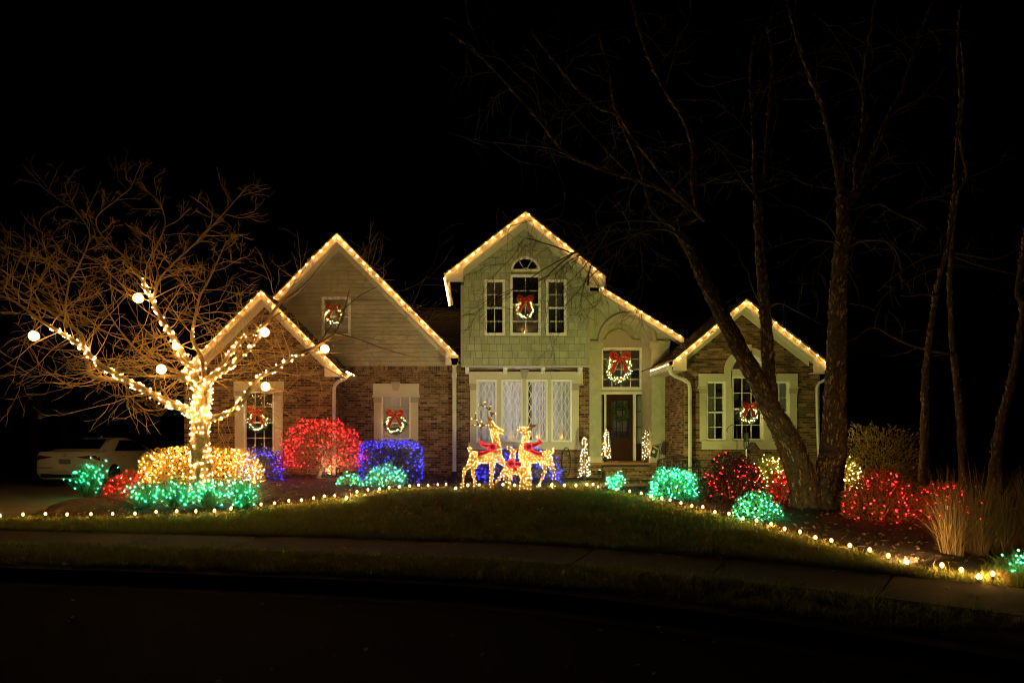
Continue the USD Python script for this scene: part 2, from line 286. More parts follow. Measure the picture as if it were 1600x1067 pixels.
def brick_wall(poly, holes, place, singles=0, pick=None, slab=None, extra=(), **kw):
    P = poly.difference(holes) if holes is not None else poly
    m = MB(); slab(m, P); wall = m.build('brick_wall', M('mortar'), house, **kw)
    r = np.random.default_rng(11); bs = lay(poly, holes) + list(extra)
    if pick: bs.sort(key=pick)
    for q in bs[:singles]: obj('brick', brick_piece(q, place, r=r), M('brick'), wall)
    m = MB()
    for q in bs[singles:]: m.add(*brick_piece(q, place, r=r))
    if m.n: m.build('brickwork', M('brick'), wall, kind='stuff')
    return wall
def rect(x0, y0, x1, y1, Y): return sbox(min(pX(x0, Y), pX(x1, Y)), pZ(y1, Y), max(pX(x0, Y), pX(x1, Y)), pZ(y0, Y))
def arch(cx, cy, r, Y, base=None, n=20):      # half disc above cy, and the box down to base
    c = [(pX(cx + r * math.cos(t), Y), pZ(cy - r * math.sin(t), Y)) for t in np.linspace(0, math.pi, n)]
    if base is not None: c += [(pX(cx - r, Y), pZ(base, Y)), (pX(cx + r, Y), pZ(base, Y))]
    return Polygon(c)
def P2(pts, Y): return Polygon([(pX(a, Y), pZ(b, Y)) for a, b in pts])

def gable(ap, le, re, Yf, wall_y, tpx, lbox, rbox, Yb, lcut=None, board='fascia_board'):
    """lit rake boards, soffit, frieze and roof of a gable. Points are (x, y) pixels at Yf; lbox/rbox: (inner x, bottom y) of the boxed ends"""
    A, L, R = [np.array([pX(p[0], Yf), pZ(p[1], Yf)]) for p in (ap, le, re)]; t = tpx * Yf / F; sides = []
    for E, bx in ((L, lbox), (R, rbox)):
        if E is None: continue
        down = lambda p, k: np.array([p[0], p[1] - k])
        at = lambda x: A + (E - A) * ((x - A[0]) / (E[0] - A[0]))
        if bx:
            xi = pX(bx[0], Yf); zb = pZ(bx[1], Yf); pts = [A, E, (E[0], zb), (xi, zb), down(at(xi), t), down(A, t)]
        else: pts = [A, E, down(E, t), down(A, t)]
        m = MB(); m.prism(Polygon(pts), Yf, Yf + .035); m.build(board, M('fascia'), house)
        # drip edge on top and soffit behind
        m = MB(); m.prism(Polygon([down(A, t), down(E, t), down(E, t - .02), down(A, t - .02)]), Yf + .036, wall_y - .001); m.build('soffit', M('soffit'), house)
        if bx:
            m = MB(); m.box(min(xi, E[0]), max(xi, E[0]), Yf + .036, wall_y + (0.0 if abs(xi - A[0]) < abs(E[0] - A[0]) else 0), zb + .002, zb + .02); m.build('soffit', M('soffit'), house)
        m = MB(); m.prism(Polygon([down(A, t + .002), down(E, t + .002), down(E, t + .16), down(A, t + .16)]).intersection(sbox(min(A[0], xi if bx else E[0]), -9, max(A[0], xi if bx else E[0]), 99)), wall_y - .03, wall_y + .02)
        m.build('frieze_board', M('trim'), house)
        nrm = np.array([-(E - A)[1], (E - A)[0]]); nrm /= np.linalg.norm(nrm); nrm = nrm if nrm[1] > 0 else -nrm; ov = (E - A) / np.linalg.norm(E - A) * .05
        m = MB(); ln = np.linalg.norm(E - A); nc = int(ln / .14)
        for k in range(nc):      # shingle courses, each lapping the one below
            a, b = A + (E - A) * (k / nc), A + (E - A) * ((k + 1.25) / nc)
            m.prism(Polygon([a + nrm * .012, b + nrm * .028, b + nrm * .042, a + nrm * .022]), Yf - .03, Yb)
        m.prism(Polygon([A, E, E + nrm * .011, A + nrm * .011]), Yf - .028, Yb); m.build('roof', M('roof_shingle'), house)
    def under(pad=0.0): return Polygon([(A[0], A[1] - t + pad), (R[0], R[1] - t + pad), (R[0], -5), (L[0], -5), (L[0], L[1] - t + pad)])
    return A, L, R, under
g1 = gable((408, 454), (279, 584), (535, 582), 18.2, YL, 13, (300, 590), (507, 588), 20.1)
g2 = gable((526, 365), (337, 556), (716, 556), 19.7, YM, 13, None, (696, 570), 25.0)
g3 = gable((821, 331), (696, 428), (946, 432), 19.3, YS, 13, (724, 437), (921, 446), 25.0)
g4 = gable((1166, 468), (1052, 563), (1295, 568), 17.9, YR, 11, (1073, 579), (1272, 583), 24.0)

def ring(P, w): return P.difference(P.buffer(-w, join_style=2))
def window(P, Y, cols=0, rows=(), rail=None, frame=.05, mat='window_white', bar=.018, label=None, name='window', depth=.10, panes=True, sill=True):
    """a window: frame mesh; sash rail, glazing bars and panes are its pieces. rows: heights (z) of horizontal bars"""
    x0, z0, x1, z1 = P.bounds; m = MB(); m.prism(ring(P, frame), Y - .02, Y + depth); w = m.build(name, M(mat), house, label=label)
    G = P.buffer(-frame, join_style=2); a0, b0, a1, b1 = G.bounds; yb = Y + .035
    if rail: m = MB(); m.box(a0, a1, Y + .005, Y + .07, rail - .022, rail + .022); m.build('sash_rail', M(mat), w)
    xs = np.linspace(a0, a1, cols + 1) if cols else [a0, a1]; zs = sorted([b0, b1] + list(rows) + ([rail] if rail else []))
    for x in xs[1:-1]: m = MB(); m.box(x - bar / 2, x + bar / 2, yb, yb + .018, b0, b1); m.build('glazing_bar', M(mat), w)
    for z in zs[1:-1]:
        if z != rail: m = MB(); m.box(a0, a1, yb + .001, yb + .017, z - bar / 2, z + bar / 2); m.build('glazing_bar', M(mat), w)
    if panes:
        for x, xx in zip(xs[:-1], xs[1:]):
            for z, zz in zip(zs[:-1], zs[1:]):
                q = sbox(x, z, xx, zz).intersection(G)
                if q.area > 1e-4:
                    c = np.array(q.exterior.coords)[:-1]; c = c if q.exterior.is_ccw else c[::-1]
                    obj('pane', (np.c_[c[:, 0], np.full(len(c), yb + .024 + rng.uniform(0, .001)), c[:, 1]], np.array([(0, k, k + 1) for k in range(1, len(c) - 1)])), M('glass'), w)
    return w
def part(name, mat, *boxes, parent=None, **kw):
    m = MB()
    for b in boxes: m.box(*b)
    return m.build(name, M(mat), parent or house, **kw)
def pbox(x0, y0, x1, y1, Y, f, b): return (pX(x0, Y), pX(x1, Y), Y - f, Y + b, pZ(y1, Y), pZ(y0, Y))
def ppart(name, mat, x0, y0, x1, y1, Y, f=.04, b=.0, **kw): return part(name, mat, pbox(x0, y0, x1, y1, Y, f, b), **kw)
def curtain(x0, x1, z0, z1, Y, mat, folds, amp=.03, name='curtain', parent=None, tx=0.0):
    n = max(8, int(folds * 8)); u = np.linspace(0, 1, n); k = np.linspace(0, 1, 5); U, K = np.meshgrid(u, k, indexing='xy')
    X = x0 + (x1 - x0) * U + tx * K * (1 - 2 * U); Yv = Y + amp * np.sin(U * folds * 2 * math.pi + 1.5 * np.sin(U * 9)) * (.7 + .3 * K); Z = z1 - (z1 - z0) * K
    i, j = np.meshgrid(np.arange(4), np.arange(n - 1), indexing='ij'); q = i * n + j
    return obj(name, (np.stack([X, Yv, Z], -1).reshape(-1, 3), np.stack([q, q + n, q + n + 1, q + 1], -1).reshape(-1, 4)), M(mat), parent or house, True)
def blind(x0, x1, z0, z1, Y, pitch=.05, parent=None):
    m = MB()
    for z in np.arange(z0 + .02, z1, pitch): m.add([(x0, Y + .015, z), (x1, Y + .015, z), (x1, Y - .008, z + pitch * .98), (x0, Y - .008, z + pitch * .98)], [(0, 1, 2, 3)])
    return m.build('blind', M('blind'), parent or house)

# left garage gable ------------------------------------------------
w1 = rect(381, 611, 429, 712, YL)
wallL = P2([(288, 766), (521, 766), (521, 300), (288, 300)], YL).intersection(g1[3](.05))
brick_wall(wallL, w1, front(YL), slab=lambda m, P: m.prism(P, YL, YL + .15))
window(w1, YL, 3, [pZ(635, YL), pZ(684, YL)], pZ(660, YL), label='tall dark window of the left gable with a lit wreath')
ppart('window_header', 'trim', 366, 596, 444, 611.5, YL, .05); ppart('window_header', 'trim', 366, 611.6, 369, 620, YL, .055)
for a, b in ((367.5, 381), (429, 442)): ppart('pilaster', 'trim', a, 619, b, 712, YL, .04); ppart('pilaster_cap', 'dark_trim', a - .5, 611.6, b + .5, 618.9, YL, .055)
# return wall and downspout in the corner
XR = pX(521, YL)
brick_wall(sbox(YL, .1, YM, 3.2), None, side(XR, 1), slab=lambda m, P: m.box(XR - .15, XR, YL + .151, YM, .1, 3.2))
def pipe(pts, w=.05): m = MB(); m.tube(curve(pts, 4 * len(pts)), w, 8); return m
def downspout(pts, label=None, w=.052):
    # rectangular pipe with rounded bends, and straps
    m = MB(); p = curve(pts, 26); v, f = tube(p, w, 4); m.tube(p, w, 6); return m.build('downspout', M('gutter_paint'), house, 40, label=label)
Yd = 18.42
downspout([px(545, 586, 18.75), px(538, 592, 18.6), px(525, 599, 18.5), px(522, 606, Yd), px(522, 640, Yd), px(522, 700, Yd), px(522, 758, Yd)])
part('gutter', 'gutter_paint', (pX(519, 18.4), pX(546, 18.75), 18.6, 19.95, pZ(587, 18.7), pZ(581, 18.7)))
# middle: siding gable over brick --------------------------------------
XM0, XM1 = XR + .001, pX(735, YM)
w2 = rect(596, 611, 642, 697, YM)
mid = sbox(XM0, .1, XM1, pZ(571, YM))
sold = [sbox(XM0 + .01 + k * BH, pZ(578.5, YM), XM0 + .01 + k * BH + BH - JT, pZ(571, YM) - .012) for k in range(int((XM1 - XM0) / BH))]
low = sbox(XM0, .1, XM1, pZ(579, YM))
mP = mid.difference(w2); m = MB(); m.prism(mP, YM, YM + .15); wm = m.build('brick_wall', M('mortar'), house)
m = MB(); r11 = np.random.default_rng(12)
for q in lay(low, w2): m.add(*brick_piece(q, front(YM), r=r11))
m.build('brickwork', M('brick'), wm, kind='stuff')
for q in sold: obj('soldier_brick', brick_piece(q, front(YM), .014, r11), M('brick'), wm)
window(w2, YM, 3, [pZ(638, YM), pZ(684, YM)], pZ(661, YM), label='window with white blinds above the blue hedge')
blind(pX(597, YM), pX(641, YM), pZ(662, YM), pZ(612, YM), YM + .085); blind(pX(597, YM), pX(641, YM), pZ(697, YM), pZ(665, YM), YM + .10)
ppart('window_header', 'trim', 583, 599.5, 655, 619, YM, .05); ppart('window_header', 'trim', 582, 618, 656.5, 620.5, YM, .075)
m = MB(); m.prism(P2([(611, 597), (626, 597), (622.5, 611), (614.5, 611)], YM), YM - .09, YM - .051); m.build('keystone', M('dark_trim'), house)
for a, b in ((584.5, 596), (642, 653.5)): ppart('pilaster', 'trim', a, 629, b, 697, YM, .04); ppart('pilaster_cap', 'dark_trim', a - .5, 620.6, b + .5, 628.9, YM, .055)
ppart('window_sill', 'trim', 583, 697, 655, 701, YM, .07)
# siding boards
w3 = rect(503, 464, 548, 525, YM)
sp = sbox(-20, pZ(571, YM), 20, 20).intersection(g2[3](.02)).intersection(sbox(pX(345, YM), 0, pX(698, YM), 20))
m = MB(); m.prism(sp.difference(w3), YM + .02, YM + .15); sw = m.build('siding_wall', M('gap'), house)
z = pZ(571, YM); pitch = .1255; tint = 0
while z < sp.bounds[3]:
    q = sp.intersection(sbox(-20, z + .009, 20, z + pitch)).difference(w3)
    for g in getattr(q, 'geoms', [q]):
        if g.geom_type == 'Polygon' and g.area > .004:
            a0, b0, a1, b1 = g.bounds; c = np.array(g.exterior.coords)[:-1]; c = c if g.exterior.is_ccw else c[::-1]
            lean = lambda zz: YM - .004 - .016 * (z + pitch - zz) / pitch
            n = len(c); v = np.vstack([np.c_[c[:, 0], lean(c[:, 1]), c[:, 1]], np.c_[c[:, 0], np.full(n, YM + .02), c[:, 1]]])
            f = [(0, k, k + 1) for k in range(1, n - 1)] + [t for k in range(n) for t in ((k, k + n, (k + 1) % n), ((k + 1) % n, k + n, (k + 1) % n + n))]
            obj('siding_board', (v, np.array(f)), M('siding'), sw)
    z += pitch
window(w3, YM - .02, 2, [pZ(480, YM), pZ(510, YM)], pZ(495, YM), frame=.07, label='small attic window with blinds in the large left gable')
blind(pX(504, YM), pX(547, YM), pZ(524, YM), pZ(465, YM), YM + .075)
part('soffit', 'dark_trim', (pX(345, YM), pX(698, YM), YM - .03, YM - .001, pZ(572, YM), pZ(570, YM)))
# leader head and downspout between the middle and the bay
m = MB(); m.prism(P2([(704, 560), (718, 560), (713, 573), (707, 573)], 19.8), 19.7, 19.9); m.build('leader_head', M('gutter_paint'), house)
m = MB(); m.box(pX(707, 19.85), pX(713, 19.85), 19.80, 19.9, pZ(736, 19.85), pZ(573, 19.85)); m.box(pX(706, 19.85), pX(714, 19.85), 19.79, 19.92, pZ(590, 19.85), pZ(583, 19.85)); m.build('downspout', M('gutter_paint'), house)
part('downspout_boot', 'black_plastic', (pX(705.5, 19.85), pX(714.5, 19.85), 19.78, 19.93, .12, pZ(736, 19.85)))
# main roof slope behind, in courses
m = MB()
for k in range(27):
    y0, z0 = 20.2 + k * .15, 3.75 + k * .09; m.box(-2.6, -.3, y0, y0 + .17, z0 - .01, z0 + .015 + .004 * (k % 2))
m.add([(-2.6, 20.2, 3.73), (-.3, 20.2, 3.73), (-.3, 24.2, 6.13), (-2.6, 24.2, 6.13)], [(0, 1, 2, 3)]); m.build('roof', M('roof_shingle'), house)
part('rear_wall', 'mortar', (-7.85, 9.2, 27.0, 27.2, .1, 6.0)); part('side_wall', 'mortar', (-7.85, -7.7, YL + .16, 27, .1, 3.2), (9.06, 9.21, YR + .16, 27, .1, 3.2))
part('interior_wall', 'room_wall', (-7.6, -.4, 22.4, 22.5, .2, 4.6), (-.4, 2.6, 22.4, 22.5, .2, 6.4), (5.8, 9.0, 20.4, 20.5, .2, 4.5))
part('interior_floor', 'room_wall', (-7.6, 3.6, 20.2, 22.4, .4, .5), (-3.4, 3.4, 20.25, 22.4, 3.72, 3.85))

# upper storey: shakes ---------------------------------------------------
wc, wl, wr = rect(797, 429, 845, 524, YS), rect(757, 437, 789, 524, YS), rect(853, 437, 885, 524, YS); wf = arch(821, 424, 23, YS)
holes3 = unary_union([wc, wl, wr, wf])
up = sbox(pX(721, YS), pZ(571, YS), pX(921, YS), 20).intersection(g3[3](.03))
m = MB(); m.prism(up.difference(holes3), YS + .015, YS + .15); shw = m.build('shake_wall', M('gap'), house)
inner = up.intersection(sbox(pX(725, YS), 0, pX(917, YS), 20)).difference(holes3); z = pZ(571, YS); r = np.random.default_rng(5); H = .205
while z < inner.bounds[3]:
    x = pX(725, YS) - r.uniform(0, .2)
    while x < pX(917, YS):
        w = r.choice([.15, .19, .24, .29]); dz = r.uniform(-.004, .004); q = sbox(x + .005, z + dz + .008, x + w - .005, z + H).intersection(inner); lo = YS - .012 - r.uniform(0, .006); x += w
        for g in getattr(q, 'geoms', [q]):
            if g.geom_type != 'Polygon' or g.area < .003: continue
            c = np.array(g.exterior.coords)[:-1]; c = c if g.exterior.is_ccw else c[::-1]; n = len(c)
            yy = lo + (YS + .004 - lo) * (c[:, 1] - z) / H
            v = np.vstack([np.c_[c[:, 0], yy, c[:, 1]], np.c_[c[:, 0], np.full(n, YS + .016), c[:, 1]]])
            f = [(0, k, k + 1) for k in range(1, n - 1)] + [t for k in range(n) for t in ((k, k + n, (k + 1) % n), ((k + 1) % n, k + n, (k + 1) % n + n))]
            obj('shake', (v, np.array(f)), M('shake'), shw)
    z += H
zt = pZ(446, YS)
part('corner_board', 'dark_trim', (pX(720, YS), pX(724.8, YS), YS - .03, YS + .15, pZ(571, YS), zt)); part('corner_board', 'dark_trim', (pX(917.2, YS), pX(921.5, YS), YS - .03, YM, pZ(571, YS), zt))
window(wc, YS - .015, 2, [pZ(454, YS), pZ(502, YS)], pZ(476, YS), frame=.07, label='tall centre window of the upper storey with lit wreath')
window(wl, YS - .015, 2, [pZ(460, YS), pZ(502, YS)], pZ(481, YS), frame=.07, label='left narrow window of the upper storey'); window(wr, YS - .015, 2, [pZ(460, YS), pZ(502, YS)], pZ(481, YS), frame=.07, label='right narrow window of the upper storey')
fw = window(wf, YS - .015, 0, frame=.055, name='fanlight')
cx, cz, rr = pX(821, YS), pZ(424, YS), 23 * YS / F
m = MB(); m.prism(arch(821, 424, 6, YS).difference(arch(821, 424, 4.6, YS)), YS + .02, YS + .036)
m.build('glazing_bar', M('window_white'), fw)
for t in (60, 120):
    c, s_ = math.cos(math.radians(t)), math.sin(math.radians(t)); m = MB(); m.tube([(cx + .10 * c, YS + .028, cz + .10 * s_), (cx + (rr - .05) * c, YS + .028, cz + (rr - .05) * s_)], .009, 4); m.build('glazing_bar', M('window_white'), fw)
blind(pX(799, YS), pX(843, YS), pZ(523, YS), pZ(476, YS), YS + .08); curtain(pX(799, YS), pX(843, YS), pZ(476, YS), pZ(430, YS), YS + .16, 'curtain_dark', 3)
for a, b in ((759, 787), (855, 883)):
    blind(pX(a, YS), pX(b, YS), pZ(480, YS), pZ(438, YS), YS + .12).SetCustomDataByKey('label', 'dim blind'); curtain(pX(a, YS), pX(b, YS), pZ(523, YS), pZ(478, YS), YS + .17, 'curtain_dark', 4)
part('jetty_soffit', 'dark_trim', (pX(721, YS), pX(921, YS), YS + .151, YM, pZ(571, YS) + .004, pZ(571, YS) + .03)); part('jetty_beam', 'trim', (pX(721, YS), pX(921, YS), YS - .035, YS + .02, pZ(573.5, YS), pZ(571, YS) - .001))
for a in (730, 789.5, 848.5, 906.5):
    m = MB(); x = pX(a - 3, 19.75), pX(a + 3, 19.75); zt, zb = pZ(573.6, YS), pZ(584, 19.9)
    m.add([(xx, y, zz) for xx in x for y, zz in ((19.66, zt), (19.66, zt - .08), (19.9, zb), (YM, zb), (YM, zt))], [(0, 1, 2), (0, 2, 3), (0, 3, 4), (5, 7, 6), (5, 8, 7), (5, 9, 8), (0, 5, 6), (0, 6, 1), (1, 6, 7), (1, 7, 2), (2, 7, 8), (2, 8, 3), (4, 9, 5), (4, 5, 0)]); m.build('bracket', M('window_white'), house)
# bay window under it
bx = [(744, 777), (783, 817), (822, 856), (861, 894)]; wb = [rect(a, 593, b, 691, YM) for a, b in bx]
bayw = P2([(735, 576), (921, 576), (921, 766), (735, 766)], YM)
brick_wall(bayw, unary_union(wb), front(YM), slab=lambda m, P: m.prism(P, YM, YM + .15))
ppart('window_header', 'trim', 733, 581, 910, 592.8, YM, .10); ppart('window_header', 'trim', 733, 592.8, 744, 600, YM, .10); ppart('window_header', 'trim', 894, 592.8, 910, 600, YM, .10); ppart('window_header', 'dark_trim', 732, 600, 743.9, 602, YM, .12); ppart('window_header', 'dark_trim', 894.1, 600, 911, 602, YM, .12)
m = MB(); m.prism(P2([(812, 578), (826, 578), (822, 592), (816, 592)], YM), YM - .15, YM - .101); m.build('keystone', M('dark_trim'), house)
ppart('pilaster', 'trim', 734.5, 610, 743.9, 692, YM, .07); ppart('pilaster', 'trim', 894.1, 610, 904, 692, YM, .07)
ppart('pilaster_cap', 'dark_trim', 734, 602, 743.9, 609.9, YM, .085); ppart('pilaster_cap', 'dark_trim', 894.1, 602, 904.5, 609.9, YM, .085)
for a, b in ((777, 783), (817, 822), (856, 861)): ppart('mullion', 'trim', a, 592.9, b, 692, YM, .05)
ppart('window_sill', 'trim', 732, 692, 908, 702, YM, .10); ppart('window_sill', 'trim', 731, 691, 909, 692, YM, .13)
for k, (P, (a, b)) in enumerate(zip(wb, bx)):
    w = window(P, YM, frame=.065, depth=.1)
    x0, z0, x1, z1 = P.buffer(-.065).bounds; wd, ht = x1 - x0, z1 - z0; G = sbox(x0, z0, x1, z1); dw, dh = wd / 3.0, ht / 4.5
    for s in (-1, 1):      # diamond lattice bars
        for i in range(-12, 14):
            p = shapely.LineString([(x0 + i * dw - s * 3 * dw, z0 - 3 * dh), (x0 + i * dw + s * 9 * dw, z0 + 9 * dh)]).intersection(G)
            if p.length > .05:
                c = np.array(p.coords); m = MB(); m.tube([(c[0][0], YM + .03 + s * .002, c[0][1]), (c[1][0], YM + .03 + s * .002, c[1][1])], .0115, 4); m.build('lattice_bar', M('window_white'), w)
    cx0 = x0 + .12 if k == 2 else x0 - .03
    curtain(cx0, x1 + .03, z0 - .05, z1 + .05, YM + .15, 'sheer', 4, .03)
part('curtain', 'door_paint', (pX(822, YM) - .02, pX(830, YM), YM + .3, YM + .31, pZ(692, YM), pZ(592, YM)), label='brown drape behind the third bay window')
part('bay_shelf', 'trim', (pX(735, YM), pX(903, YM), YM + .19, YM + .40, pZ(692, YM) - .05, pZ(692, YM)))

# entrance --------------------------------------------------------------
ro = arch(979, 535, 39, YE, 726)
e0 = [(921, 780), (1046, 780), (1046, 540), (1046, 519), (921, 436)]
ent = P2(e0, YE).intersection(Polygon([(pX(900, 19.7), -9), (pX(1100, 19.7), -9), (pX(1100, 19.7), pZ(546.8, 19.7) - .1), (pX(937, 19.7), pZ(446, 19.7) - .1), (pX(900, 19.7), pZ(446, 19.7) - .1)]))
m = MB(); m.prism(ent.difference(ro).difference(sbox(-9, -9, 9, pZ(714, YE))), YE, YE + .2); stw = m.build('stucco_wall', M('stucco'), house)
t1, t2 = np.array([pX(936, 19.7), pZ(445.5, 19.7)]), np.array([pX(1069, 19.7), pZ(528, 19.7)])
m = MB(); m.prism(Polygon([t1, t2, t2 - [0, .19], t1 - [0, .19]]), 19.7, 19.735); m.build('fascia_board', M('fascia'), house)
m = MB(); m.prism(Polygon([t1 - [0, .19], t2 - [0, .19], t2 - [0, .17], t1 - [0, .17]]), 19.736, YE - .001); m.build('soffit', M('soffit'), house)
m = MB(); m.prism(Polygon([t1, t2, t2 + [0, .03], t1 + [0, .03]]), 19.68, 24.0); m.build('roof', M('roof_shingle'), house)
m = MB(); m.prism(arch(979, 535, 45.5, YE).difference(arch(979, 535, 39.0, YE)), YE - .09, YE + .0); m.build('arch_trim', M('dark_trim'), house)
for a, b in ((921.8, 942), (1015, 1046)): ppart('impost', 'stucco', a, 535, b, 545, YE, .055); ppart('impost', 'dark_trim', a, 533, b + .6, 535, YE, .085)
# recess: vault, reveals, back wall
ac = [(pX(979 + 39 * math.cos(t), YE), pZ(535 - 39 * math.sin(t), YE)) for t in np.linspace(0, math.pi, 24)]; zf = pZ(720, YD)
line = [(ac[0][0], zf)] + ac + [(ac[-1][0], zf)]
m = MB(); n = len(line); m.add([(x, YE + .2, z) for x, z in line] + [(x, YD, z) for x, z in line], [(k, k + 1, k + 1 + n, k + n) for k in range(n - 1)]); m.build('porch_vault', M('stucco'), house)
tr, du = rect(938, 543, 1004, 609, YD), rect(936, 612, 1010, 720, YD)
back = Polygon(line).buffer(.01).difference(tr).difference(du)
m = MB(); m.prism(back, YD + .001, YD + .15); m.build('porch_wall', M('stucco'), house)
hd = P2([(941, 543), (941, 534), (946, 533), (950, 525), (957, 519), (966, 517), (975, 519), (982, 525), (986, 533), (1005, 534), (1005, 543)], YD)
m = MB(); m.prism(hd, YD - .05, YD); m.build('door_head', M('dark_trim'), house)
m = MB(); m.prism(Polygon(list(hd.exterior.coords)).buffer(.045, join_style=2).difference(hd).intersection(sbox(-9, pZ(536, YD), 9, 9)).intersection(Polygon(line)), YD - .08, YD); m.build('door_head_moulding', M('dark_trim'), house)
window(tr, YD, 4, [pZ(561, YD), pZ(577, YD), pZ(592.5, YD)], frame=.085, label='grid transom window over the front door with big wreath')
dj = du.difference(rect(939.5, 616, 944, 720, YD)).difference(rect(947, 616, 989, 720, YD)).difference(rect(993.5, 616, 1006, 720, YD))
m = MB(); m.prism(dj, YD - .03, YD + .1); m.build('door_frame', M('window_white'), house)
door = rect(947, 616.5, 989, 720, YD); gl = rect(955, 626, 982, 684, YD); pn = rect(956, 690, 982, 706, YD)
m = MB(); m.prism(door.difference(gl).difference(pn), YD + .02, YD + .07); m.prism(pn, YD + .04, YD + .06); m.prism(ring(pn, .03), YD + .028, YD + .039); dr = m.build('front_door', M('door_paint'), house)
gx0, gz0, gx1, gz1 = gl.bounds
for i in range(3):
    x = gx0 + (gx1 - gx0) * i / 3
    for j in range(4):
        z = gz0 + (gz1 - gz0) * j / 4; obj('pane', ([(x, YD + .045, z), (x + (gx1 - gx0) / 3, YD + .045, z), (x + (gx1 - gx0) / 3, YD + .045, z + (gz1 - gz0) / 4), (x, YD + .045, z + (gz1 - gz0) / 4)], [(0, 1, 2, 3)]), M('glass'), dr)
for i in (1, 2): part('glazing_bar', 'door_paint', (gx0 + (gx1 - gx0) * i / 3 - .012, gx0 + (gx1 - gx0) * i / 3 + .012, YD + .025, YD + .044, gz0, gz1), parent=dr)
for j in (1, 2, 3): part('glazing_bar', 'door_paint', (gx0, gx1, YD + .026, YD + .043, gz0 + (gz1 - gz0) * j / 4 - .012, gz0 + (gz1 - gz0) * j / 4 + .012), parent=dr)
m = MB(); hx, hz = pX(950.5, YD), pZ(678, YD); m.sphere((hx, YD - .03, hz), .03, 2); m.tube([(hx, YD - .03, hz), (hx, YD + .02, hz)], .014, 8); m.build('handle', M('brass'), dr)
for a, b in ((939.5, 944), (993.5, 1006)):
    P = rect(a, 617, b, 720, YD); m = MB(); m.prism(ring(P, .03), YD + .02, YD + .06); m.prism(rect(a, 692, b, 718, YD).buffer(-.02), YD + .03, YD + .05); sl = m.build('sidelight', M('door_paint'), house)
    x0, z0, x1, z1 = P.buffer(-.03).bounds; zz = np.linspace(pZ(692, YD), z1, 4)
    for k in range(3): obj('pane', ([(x0, YD + .04, zz[k]), (x1, YD + .04, zz[k]), (x1, YD + .04, zz[k + 1]), (x0, YD + .04, zz[k + 1])], [(0, 1, 2, 3)]), M('glass'), sl)
    for k in (1, 2): part('glazing_bar', 'door_paint', (x0, x1, YD + .03, YD + .039, zz[k] - .01, zz[k] + .01), parent=sl)
curtain(pX(993, YD), pX(1007, YD), pZ(694, YD), pZ(616, YD), YD + .25, 'sheer', 2, .02)
part('hall_wall', 'room_wall', (pX(925, YD), pX(1025, YD), YD + 2.0, YD + 2.1, zf, zf + 4))
# column bases, steps, threshold
ppart('column_base', 'trim', 919.5, 714, 940.5, 724.5, YE, .05, .25); ppart('column_base', 'trim', 1017, 714, 1047, 724.5, YE, .05, .25)
for a, b in ((919.5, 940.5), (1017, 1043)):
    P = rect(a, 724.6, b, 766, YE); X0, Z0, X1, Z1 = P.bounds
    brick_wall(sbox(X0, .1, X1, Z1), None, front(YE - .04), slab=lambda m, P: m.prism(P, YE - .04, YE + .2))
part('porch_floor', 'porch_tile', (pX(921, YE), pX(1046, YE), YE - .25, YD + .1, zf - .06, zf))
st = []
for k, (yf, zt) in enumerate(((YE - .25, zf - .061), (YE - .55, zf - .23), (YE - .85, zf - .40))):
    x0, x1 = pX(941, YE), pX(1030 + 0 * k, YE); m = MB(); m.box(x0, x1, yf + .02, YE + .5, .12, zt - .045); s = m.build('step', M('mortar'), house)
    zz = np.arange(zt - .045, .2, -BH); r = np.random.default_rng(40 + k)
    for x in np.arange(x0, x1 - .05, BH): obj('tread_brick', brick_piece(sbox(x + .004, zt - .043, min(x + BH - .004, x1), zt), front(yf), .012, r), M('brick'), s) if k else None
    mm = MB()
    for q in lay(sbox(x0, max(.15, zt - .22), x1, zt - .05), None, z0=max(.15, zt - .22)): mm.add(*brick_piece(q, front(yf + .02), r=r))
    mm.build('brickwork', M('brick'), s, kind='stuff')
    if k: part('tread', 'porch_tile', (x0, x1, yf - .011, yf + .31, zt - .042, zt - .001), parent=s)

# right wing ------------------------------------------------------------
XW = 5.62
wall4 = sbox(XW, .1, pX(1281, YR), 20).intersection(g4[3](.03))
c4, l4, r4, a4 = rect(1143, 588, 1192, 688, YR), rect(1103, 596, 1133, 688, YR), rect(1203, 596, 1233, 688, YR), arch(1168, 580, 27, YR)
h4 = unary_union([c4, l4, r4, a4])
brick_wall(wall4, h4, front(YR), 300, lambda q: abs(q.centroid.x - 7.4) * .8 + abs(q.centroid.y - 2.3) * 0 + (0 if q.centroid.x < 7.2 else .3) + (0 if q.area > .009 else 9), slab=lambda m, P: m.prism(P, YR, YR + .15))
brick_wall(sbox(YR, .1, YE, 3.35), None, side(XW, -1), slab=lambda m, P: m.box(XW, XW + .15, YR + .151, YE, .1, 3.35))
window(c4, YR, 3, [pZ(614, YR), pZ(664, YR)], pZ(639, YR), label='centre window of the right wing with lit wreath')
for P, t in ((l4, 'left'), (r4, 'right')): window(P, YR, 2, [pZ(621, YR), pZ(667, YR)], pZ(644, YR), label=f'{t} side window of the right wing')
window(a4, YR, 0, frame=.055, name='fanlight')
hd4 = unary_union([rect(1091, 584, 1245, 605, YR), arch(1168, 580, 37, YR, 586)]).difference(unary_union([h4, arch(1168, 580, 27, YR, 612)]))
hd4 = hd4.difference(rect(1103, 596, 1133, 700, YR)).difference(rect(1203, 596, 1233, 700, YR))
m = MB(); m.prism(hd4, YR - .06, YR); m.build('window_header', M('trim'), house)
ppart('window_header', 'trim', 1143, 579, 1192, 588, YR, .03); ppart('window_header', 'trim', 1089.5, 605, 1104, 607, YR, .085); ppart('window_header', 'trim', 1232, 605, 1246.5, 607, YR, .085)
